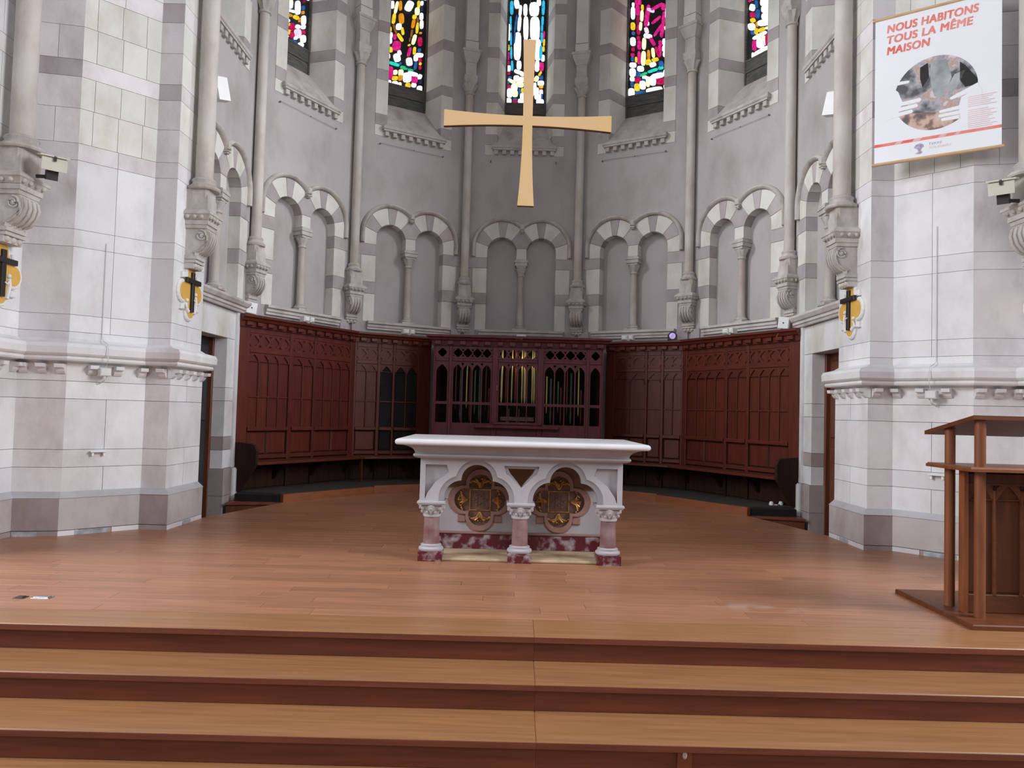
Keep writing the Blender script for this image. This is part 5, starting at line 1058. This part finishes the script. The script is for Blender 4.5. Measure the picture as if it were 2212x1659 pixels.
# round picture held by two white hands
pic = mat('printed_photograph', (.10, .10, .11), .5, 0, 6.5, rnd=0, base2=(.66, .60, .66), lo=.38, hi=.60, detail=3)
t_ = pic.node_tree; rp_ = [n for n in t_.nodes if n.type == 'VALTORGB'][0]
for pos, c in ((.46, (.30, .31, .33, 1)), (.52, (.50, .45, .50, 1)), (.56, (.50, .33, .26, 1))): e = rp_.color_ramp.elements.new(pos); e.color = c
low = mat('printed_photograph_lower', (.14, .11, .11), .5, 0, 7, rnd=0, base2=(.66, .66, .48), lo=.36, hi=.64, detail=3)
rp_ = [n for n in low.node_tree.nodes if n.type == 'VALTORGB'][0]
for pos, c in ((.44, (.26, .17, .15, 1)), (.50, (.62, .42, .34, 1)), (.56, (.62, .50, .45, 1))): e = rp_.color_ramp.elements.new(pos); e.color = c
PC = (.475, .552); PR = .318
q = MB(); pl = [(PC[0] + PR * cos(radians(a)), PC[1] + PR * 1.02 * sin(radians(a))) for a in range(0, 360, 6)]
prism(q, clip(pl, (0, .44), (.12, 1)), .002, .0026, T); obj('picture', q, pic, B, label='round printed photograph, grey upper half')
q = MB(); prism(q, clip(pl, (0, .44), (-.12, -1)), .002, .0026, T); obj('picture', q, low, B, label='round printed photograph, orange brown lower half')
q = MB(); prism(q, [(.66, .78), (.70, .74), (.79, .60), (.785, .555), (.70, .55), (.66, .62)], .0026, .003, T); obj('dark_figure_print', q, M['blackpaint'], B)
q = MB(); prism(q, [(.36, .80), (.42, .83), (.43, .70), (.38, .62), (.36, .70)], .0026, .003, T); obj('dark_figure_print', q, M['blackpaint'], B)
q = MB(); prism(q, [(.44, .84), (.56, .83), (.60, .66), (.54, .50), (.47, .52), (.44, .66)], .0026, .003, T); prism(q, [(.56, .56), (.62, .68), (.70, .70), (.66, .60), (.60, .52)], .0026, .003, T); obj('pale_figure_print', q, mat('grey_print', (.36, .39, .40), .5, .3, 9, rnd=0), B)
def finger(q, a, b, r0_, r1_):
    a, b = Vector(a), Vector(b); d = (b - a).normalized(); n = Vector((-d.y, d.x)); th = math.degrees(math.atan2(d.y, d.x))
    pl = [tuple(a - n * r0_), tuple(b - n * r1_)] + arc(b.x, b.y, r1_, th - 80, th + 80, 6) + [tuple(b + n * r1_), tuple(a + n * r0_)]
    prism(q, pl, .003, .0038, T)
q = MB()
for a, b in (((.10, .50), (.355, .515)), ((.10, .455), (.33, .468)), ((.12, .41), (.29, .425))): finger(q, a, b, .019, .016)
finger(q, (.13, .70), (.265, .695), .020, .012); prism(q, [(.12, .70), (.19, .62), (.225, .52), (.18, .40), (.10, .38)], .003, .0033, T); obj('hand_print', q, M['poster'], B)
q = MB()
for a, b in (((.68, .385), (.52, .375)), ((.68, .342), (.515, .338)), ((.66, .302), (.535, .302))): finger(q, a, b, .016, .013)
finger(q, (.80, .54), (.60, .475), .030, .013); prism(q, [(.67, .22), (.655, .40), (.67, .47), (.82, .53), (.82, .22)], .003, .0033, T); obj('hand_print', q, M['poster'], B)
q = MB()
for i in range(17):
    v = .452 - i * .0165; e = .925 - .03 * ((i * 7) % 5) / 2
    if i in (6,): continue
    box(q, .72, e, v, v + .0065, .0036, .0042, T)
obj('small_print', q, M['poster_pale'], B, kind='stuff')
q = MB(); box(q, 0, BWd, .150, .176, .002, .003, T); obj('red_band', q, M['poster_red'], B)
q = MB()
for u, w_ in ((.16, .05), (.30, .06), (.50, .05), (.62, .03)): prism(q, [(u, .152), (u + w_, .152), (u + w_ + .02, .174), (u + .02, .174)], .003, .0034, T)
obj('band_highlight', q, M['poster_pink'], B)
q = MB(); prism(q, [(.315, .095), (.33, .118), (.36, .128), (.385, .118), (.395, .095), (.375, .078), (.37, .058), (.385, .045), (.36, .032), (.325, .038), (.35, .055), (.345, .075)], .002, .003, T); obj('emblem', q, M['poster_lilac'], B)
text('TERRE', .43, .098, .030, 'poster_lilac', 'lettering', width=.10)
text('SOLIDAIRE', .43, .065, .030, 'poster_pink', 'lettering', width=.17)

# ------------------------------------------------------------------ cross plaques (stations)
def station(label, at, nx):
    s = 1 if nx > 0 else -1
    T = T_(at, (0, s * 1, 0) if False else (0, s, 0), (0, 0, 1), (nx, 0, 0))
    t = thing('cross_plaque', at, label, 'plaque', 'quatrefoil plaques with black crosses')
    def q4(rv, rh, ov, oh, n=9):
        pts = []
        for a, o_, r_ in ((0, oh, rh), (90, ov, rv), (180, oh, rh), (270, ov, rv)):
            ox, oz = o_ * cos(radians(a)), o_ * sin(radians(a)); pts += [(ox + r_ * cos(radians(a + k)), oz + r_ * sin(radians(a + k))) for k in [-100 + 200 * i / n for i in range(n + 1)]]
        return pts
    q = MB(); prism(q, q4(.105, .115, .175, .150), 0, .028, T, ch=.012); obj('plaque_moulding', q, M['whitepaint'], t)
    for a in (45, 135, 225, 315):
        q = MB(); box(q, .155 * (1 if cos(radians(a)) > 0 else -1) - .03, .155 * (1 if cos(radians(a)) > 0 else -1) + .03, .15 * (1 if sin(radians(a)) > 0 else -1) - .028, .15 * (1 if sin(radians(a)) > 0 else -1) + .028, 0, .032, T, ch=.008); obj('corner_block', q, M['whitepaint'], t)
    q = MB(); prism(q, q4(.074, .084, .175, .148), .026, .031, T); obj('yellow_ground', q, M['yellow'], t)
    q = MB(); box(q, -.024, .024, -.19, .195, .031, .056, T, ch=.004); box(q, -.150, .150, .085, .130, .036, .062, T, ch=.004); obj('black_cross', q, M['blackpaint'], t)
    q = MB(); f = lambda u, z, d: T @ Vector((u, z, d))
    tube(q, [f(.085 * s, -.03, .032), f(.095 * s, -.08, .034), f(.085 * s, -.14, .034), f(.07 * s, -.20, .032)], .018, 8); ball(q, f(.080 * s, -.01, .036), .020, 8, 6); tube(q, [f(.085 * s, -.05, .04), f(.05 * s, -.08, .05), f(.01, -.07, .05)], .009, 6)
    obj('figure_relief', q, M['whitepaint'], t, smooth=True); q = MB()
    tube(q, [f(-.10 * s, -.11, .032), f(-.105 * s, -.16, .032), f(-.06 * s, -.19, .036)], .018, 8); ball(q, f(-.095 * s, -.085, .034), .018, 8, 6)
    obj('figure_relief', q, M['whitepaint'], t, smooth=True)
station('yellow quatrefoil plaque with black cross under the corbel on left pier, beside left doorway', (-3.22, 7.12, 2.22), 1)
station('yellow quatrefoil plaque with black cross under the corbel on right pier, beside right doorway', (3.22, 7.16, 2.22), -1)
station('yellow quatrefoil plaque with black cross cut by the far left edge', (-4.27, 5.98, 2.17), 1)
station('yellow quatrefoil plaque at the far right edge, only its rim showing', (4.27, 6.00, 2.14), -1)

# ------------------------------------------------------------------ small fittings
def flood(label, at, yaw, s):
    t = thing('floodlight', at, label, 'floodlight', 'beige floodlights on the piers')
    R = Matrix.Translation(at) @ Matrix.Rotation(yaw, 4, 'Z') @ Matrix.Rotation(radians(-14), 4, 'X') @ Matrix.Diagonal((.82, .82, .9, 1))
    q = MB(); prism(q, [(-.085, -.11), (.085, -.11), (.11, .08), (-.11, .08)], -.055, .065, R, .012); obj('housing', q, M['beige_metal'], t)
    q = MB(); prism(q, rect(-.125, .125, -.12, .10), .065, .078, R, .004); obj('lid', q, M['beige_metal'], t)
    q = MB(); prism(q, rect(-.012, .012, .082, .10), .03, .075, R); obj('latch', q, M['dark_metal'], t)
    q = MB(); tube(q, [R @ Vector((0, -.02, -.05)), R @ Vector((0, -.06, -.11)), R @ Vector((s * -.12, -.1, -.13))], .016); box(q, -.05, .05, -.08, .02, -.14, -.055, R); obj('mounting_arm', q, M['dark_metal'], t)
flood('beige floodlight on the corbel at the far left', (-3.83, 5.93, 3.06), radians(222), -1)
flood('beige floodlight on the corbel at the far right, below the banner', (3.86, 5.93, 3.06), radians(138), 1)
for s, w_, lab in ((-1, .0, 'white wall loudspeaker box behind the thick left pier shaft'), (1, .0, 'white wall loudspeaker box behind the thick right pier shaft')):
    t = thing('loudspeaker', (s * 3.40, 8.02, 4.62), lab, 'loudspeaker', 'white wall loudspeakers')
    R = Matrix.Translation((s * 3.35, 8.02, 4.62)) @ Matrix.Rotation(s * radians(35), 4, 'Z') @ Matrix.Rotation(radians(14), 4, 'X') @ Matrix.Diagonal((.8, .8, .85, 1))
    q = MB(); prism(q, [(-.075, -.12), (.075, -.12), (.055, .07), (-.055, .07)], -.15, .15, R, .012); obj('cabinet', q, M['white_plastic'], t)
    q = MB(); box(q, -.06, .06, -.128, -.12, -.13, .13, R); obj('grille', q, M['white_plastic'], t)
    q = MB(); tube(q, [R @ Vector((0, .06, 0)), Vector((s * 3.475, 8.08, 4.60))], .015); obj('wall_bracket', q, M['white_plastic'], t)
def twin(label, k, u, d=.27, z=2.275):
    T = facet(k); t = thing('twin_spotlight', T @ Vector((u, z, d)), label, 'spotlight', 'white twin spotlights on the panelling cornice')
    q = MB(); box(q, -.03, .03, z, z + .03, .12, .17, T @ Matrix.Translation((u, 0, .09))); obj('foot', q, M['white_plastic'], t)
    for i, (a, w_) in enumerate(((-.05, .05), (.052, .036))):
        q = MB(); box(q, u + a - w_, u + a + w_, z + .012, z + .085, .20, .30, T, ch=.018); obj('lamp_head', q, M['white_plastic'], t)
twin('white twin spotlight on the cornice of the long left panelling', -2, -.135)
twin('white twin spotlight on cornice above dark open lancets, left of organ', -1, -.08)
twin('white twin spotlight on cornice right of the organ case, left of violet lamp', 1, .05)
twin('white twin spotlight on the cornice of the long right panelling', 2, .09)
for k, u, lab in ((-2, -1.02, 'white square junction box at the left end of the panelling cornice'), (2, .93, 'white square junction box with loose wires at the right end of the panelling cornice')):
    T = facet(k); t = thing('junction_box', T @ Vector((u, 2.29, .15)), lab, 'junction box')
    R = T @ Matrix.Translation((u, 2.37, .17)) @ Matrix.Rotation(radians(-8), 4, 'Z') @ Matrix.Rotation(radians(-.35 * 57 if k < 0 else .35 * 57), 4, 'Y')
    q = MB(); box(q, -.07, .07, -.08, .07, -.02, .03, R, ch=.008); obj('cover', q, M['white_plastic'], t)
    q = MB(); ball(q, R @ Vector((.0, -.005, .03)), .010); obj('screw', q, M['dark_metal'], t)
    q = MB(); box(q, -.03, .03, -.092, -.07, -.02, .0, R); obj('stem', q, M['dark_metal'], t)
    if k > 0:
        for i, (a, b) in enumerate((((-.02, -.08, .03), (-.06, -.20, .05)), ((.04, -.08, .03), (.07, -.16, .06)))):
            q = MB(); tube(q, [R @ Vector(a), R @ Vector(((a[0] + b[0]) / 2 + .01, (a[1] + b[1]) / 2, b[2] + .02)), R @ Vector(b)], .004, 6); obj('loose_wire', q, M['orangecable'], t)
T = facet(1); t = thing('violet_lamp', T @ Vector((.74, 2.275, .25)), 'round lamp with glowing violet lens on right panelling cornice', 'lamp')
R = T @ Matrix.Translation((.74, 2.335, .25)) @ Matrix.Rotation(radians(18), 4, 'Y')
q = MB(); lathe(q, [(.045, -.07), (.062, -.05), (.062, .03), (.052, .03), (.05, .015)], (0, 0, 0), 20, R); obj('lamp_housing', q, M['dark_metal'], t, smooth=True)
q = MB(); lathe(q, [(.051, .010), (.04, .020), (.0, .024)], (0, 0, 0), 20, R, cap=False); obj('lens', q, M['violet'], t, smooth=True)
q = MB(); box(q, -.07, -.055, -.06, .02, -.02, .02, R); box(q, .055, .07, -.06, .02, -.02, .02, R); box(q, -.07, .07, -.065, -.05, -.02, .02, R); obj('yoke', q, M['dark_metal'], t)
l = bpy.data.lights.new('violet_beam', 'SPOT'); l.energy = 12; l.color = (.55, .25, 1.0); l.spot_size = radians(50); l.spot_blend = .8; l.shadow_soft_size = .04
o = bpy.data.objects.new('violet_beam', l); COL.objects.link(o); p = R @ Vector((0, 0, .05)); o.location = p; o.rotation_euler = (Vector((0, 10.85, 2.1)) - p).to_track_quat('-Z', 'Y').to_euler()
q = MB(); box(q, -.04, .10, 10.93, 10.99, 2.262, 2.30, ch=.006); obj('power_strip', q, M['white_plastic'], label='small white power strip lying on top of the organ case', cat='power strip', loc=(.03, 10.96, 2.262))
# sockets in the floor, plugs at the right end of the panelling
for i, (x0, x1, y0, y1, mt, lab) in enumerate(((-2.872, -2.812, 4.282, 4.34, 'dark_metal', 'dull grey floor socket plate at lower left, the left one of two'), (-2.775, -2.67, 4.292, 4.352, 'steel', 'shiny steel floor socket plate at lower left, the right one of two'))):
    t = thing('floor_socket', ((x0 + x1) / 2, (y0 + y1) / 2, 0), lab, 'socket')
    q = MB(); box(q, x0, x1, y0, y1, 0, .004, ch=.002); obj('plate', q, M[mt], t)
    q = MB(); box(q, x0 + .01, x1 - .01, y0 + .01, y1 - .01, .004, .008, ch=.002); obj('flap', q, M['steel' if i else 'dark_metal'], t)
t = thing('cable_plugs', (3.24, 9.25, .092), 'two small white plugs lying on the dark floor under the right bench end', 'plugs')
for x, y_ in ((3.17, 9.22), (3.30, 9.26)):
    q = MB(); lathe(q, [(.028, 0), (.030, .015), (.022, .04), (.010, .046)], (x, y_, .092), 12); obj('plug', q, M['white_plastic'], t, smooth=True)
q = MB(); tube(q, [(3.17, 9.22, .10), (3.23, 9.20, .097), (3.30, 9.26, .10)], .006, 6); obj('cable', q, M['white_plastic'], t)
# hook rails under the windows
for k, lab in ((-2, 'thin dark hook wire on the wall below the far left stained glass window sill'), (-1, 'thin dark hook wire below the sill of the yellow figure window left of the cross'), (1, 'thin dark hook wire below the sill of the magenta robe window right of the cross'), (2, 'thin dark hook wire on the wall below the far right stained glass window sill')):
    T = facet(k); t = thing('hook_wire', T @ Vector((0, 5.2, .02)), lab, 'wire')
    q = MB(); tube(q, [T @ Vector((-.55, 5.215, .02)), T @ Vector((0, 5.205, .02)), T @ Vector((.50, 5.20, .02))], .0022, 5); obj('wire', q, M['wire'], t)
    for u in (-.55, 0, .50):
        q = MB(); ball(q, T @ Vector((u, 5.205, .018)), .013 if u else .009, 6, 4); obj('hook', q, M['wire'], t)
T = facet(0)
for u, lab in ((-.54, 'small dark wall hook left of the cross foot, under the centre sill'), (.52, 'small dark wall hook right of the cross foot, under the centre sill')):
    q = MB(); tube(q, [T @ Vector((u, 5.24, 0)), T @ Vector((u, 5.23, .03)), T @ Vector((u, 5.20, .03))], .009, 6); obj('wall_hook', q, M['wire'], label=lab, cat='hook', loc=T @ Vector((u, 5.2, 0)))
# cable conduits down the slanted pier faces
for s, xx, lab in ((-1, .62, 'thin grey cable conduit with small box on the left pier string course'), (1, .55, 'thin grey cable conduit with small box on the right pier string course')):
    a, b = Vector(UP[2]), Vector(UP[3]); t_ = .60 if s < 0 else .56; p = a.lerp(b, t_); n = Vector((-.715, -.70)).normalized()
    if s > 0: pass
    f = lambda off, z: (s * (p.x + n.x * off), p.y + n.y * off, z)
    t = thing('cable_conduit', f(.02, 1.4), lab, 'conduit')
    q = MB(); tube(q, [f(.012, 2.9 if s > 0 else 2.55), f(.012, 1.70), f(.06, 1.672), f(.17, 1.645), f(.195, 1.60), f(.195, 1.50), f(.16, 1.45)], .0034, 6); obj('conduit', q, M['cable'], t)
    R = T_(f(.115, 1.40), (s * -n.y, n.x, 0), (0, 0, 1), (s * n.x, n.y, 0))
    q = MB(); box(q, -.045, .045, -.035, .035, -.03, .045, R, ch=.008); obj('box', q, M['cable'], t)
    q = MB(); tube(q, [R @ Vector((-.02, -.03, .01)), R @ Vector((-.01, -.07, .0)), R @ Vector((.02, -.10, -.07))], .006, 6); tube(q, [R @ Vector((.02, -.03, .01)), R @ Vector((0, -.06, 0))], .006, 6); obj('cable', q, M['cable'], t)
    a, b = Vector(LO[2]), Vector(LO[3]); p = a.lerp(b, .58); R = T_((s * (p.x + n.x * .002), p.y + n.y * .002, .70), (s * -n.y, n.x, 0), (0, 0, 1), (s * n.x, n.y, 0))
    t = thing('wall_bracket', R @ Vector((0, 0, 0)), 'small white metal bracket low on the slanted face of the %s pier' % ('left' if s < 0 else 'right'), 'bracket')
    q = MB(); box(q, -.065, .065, 0, .010, .0, .05, R, ch=.002); obj('bar', q, M['white_plastic'], t)
    for u in (-.045, .045): q = MB(); box(q, u - .008, u + .008, -.030, .0, .0, .035, R); obj('leg', q, M['white_plastic'], t)
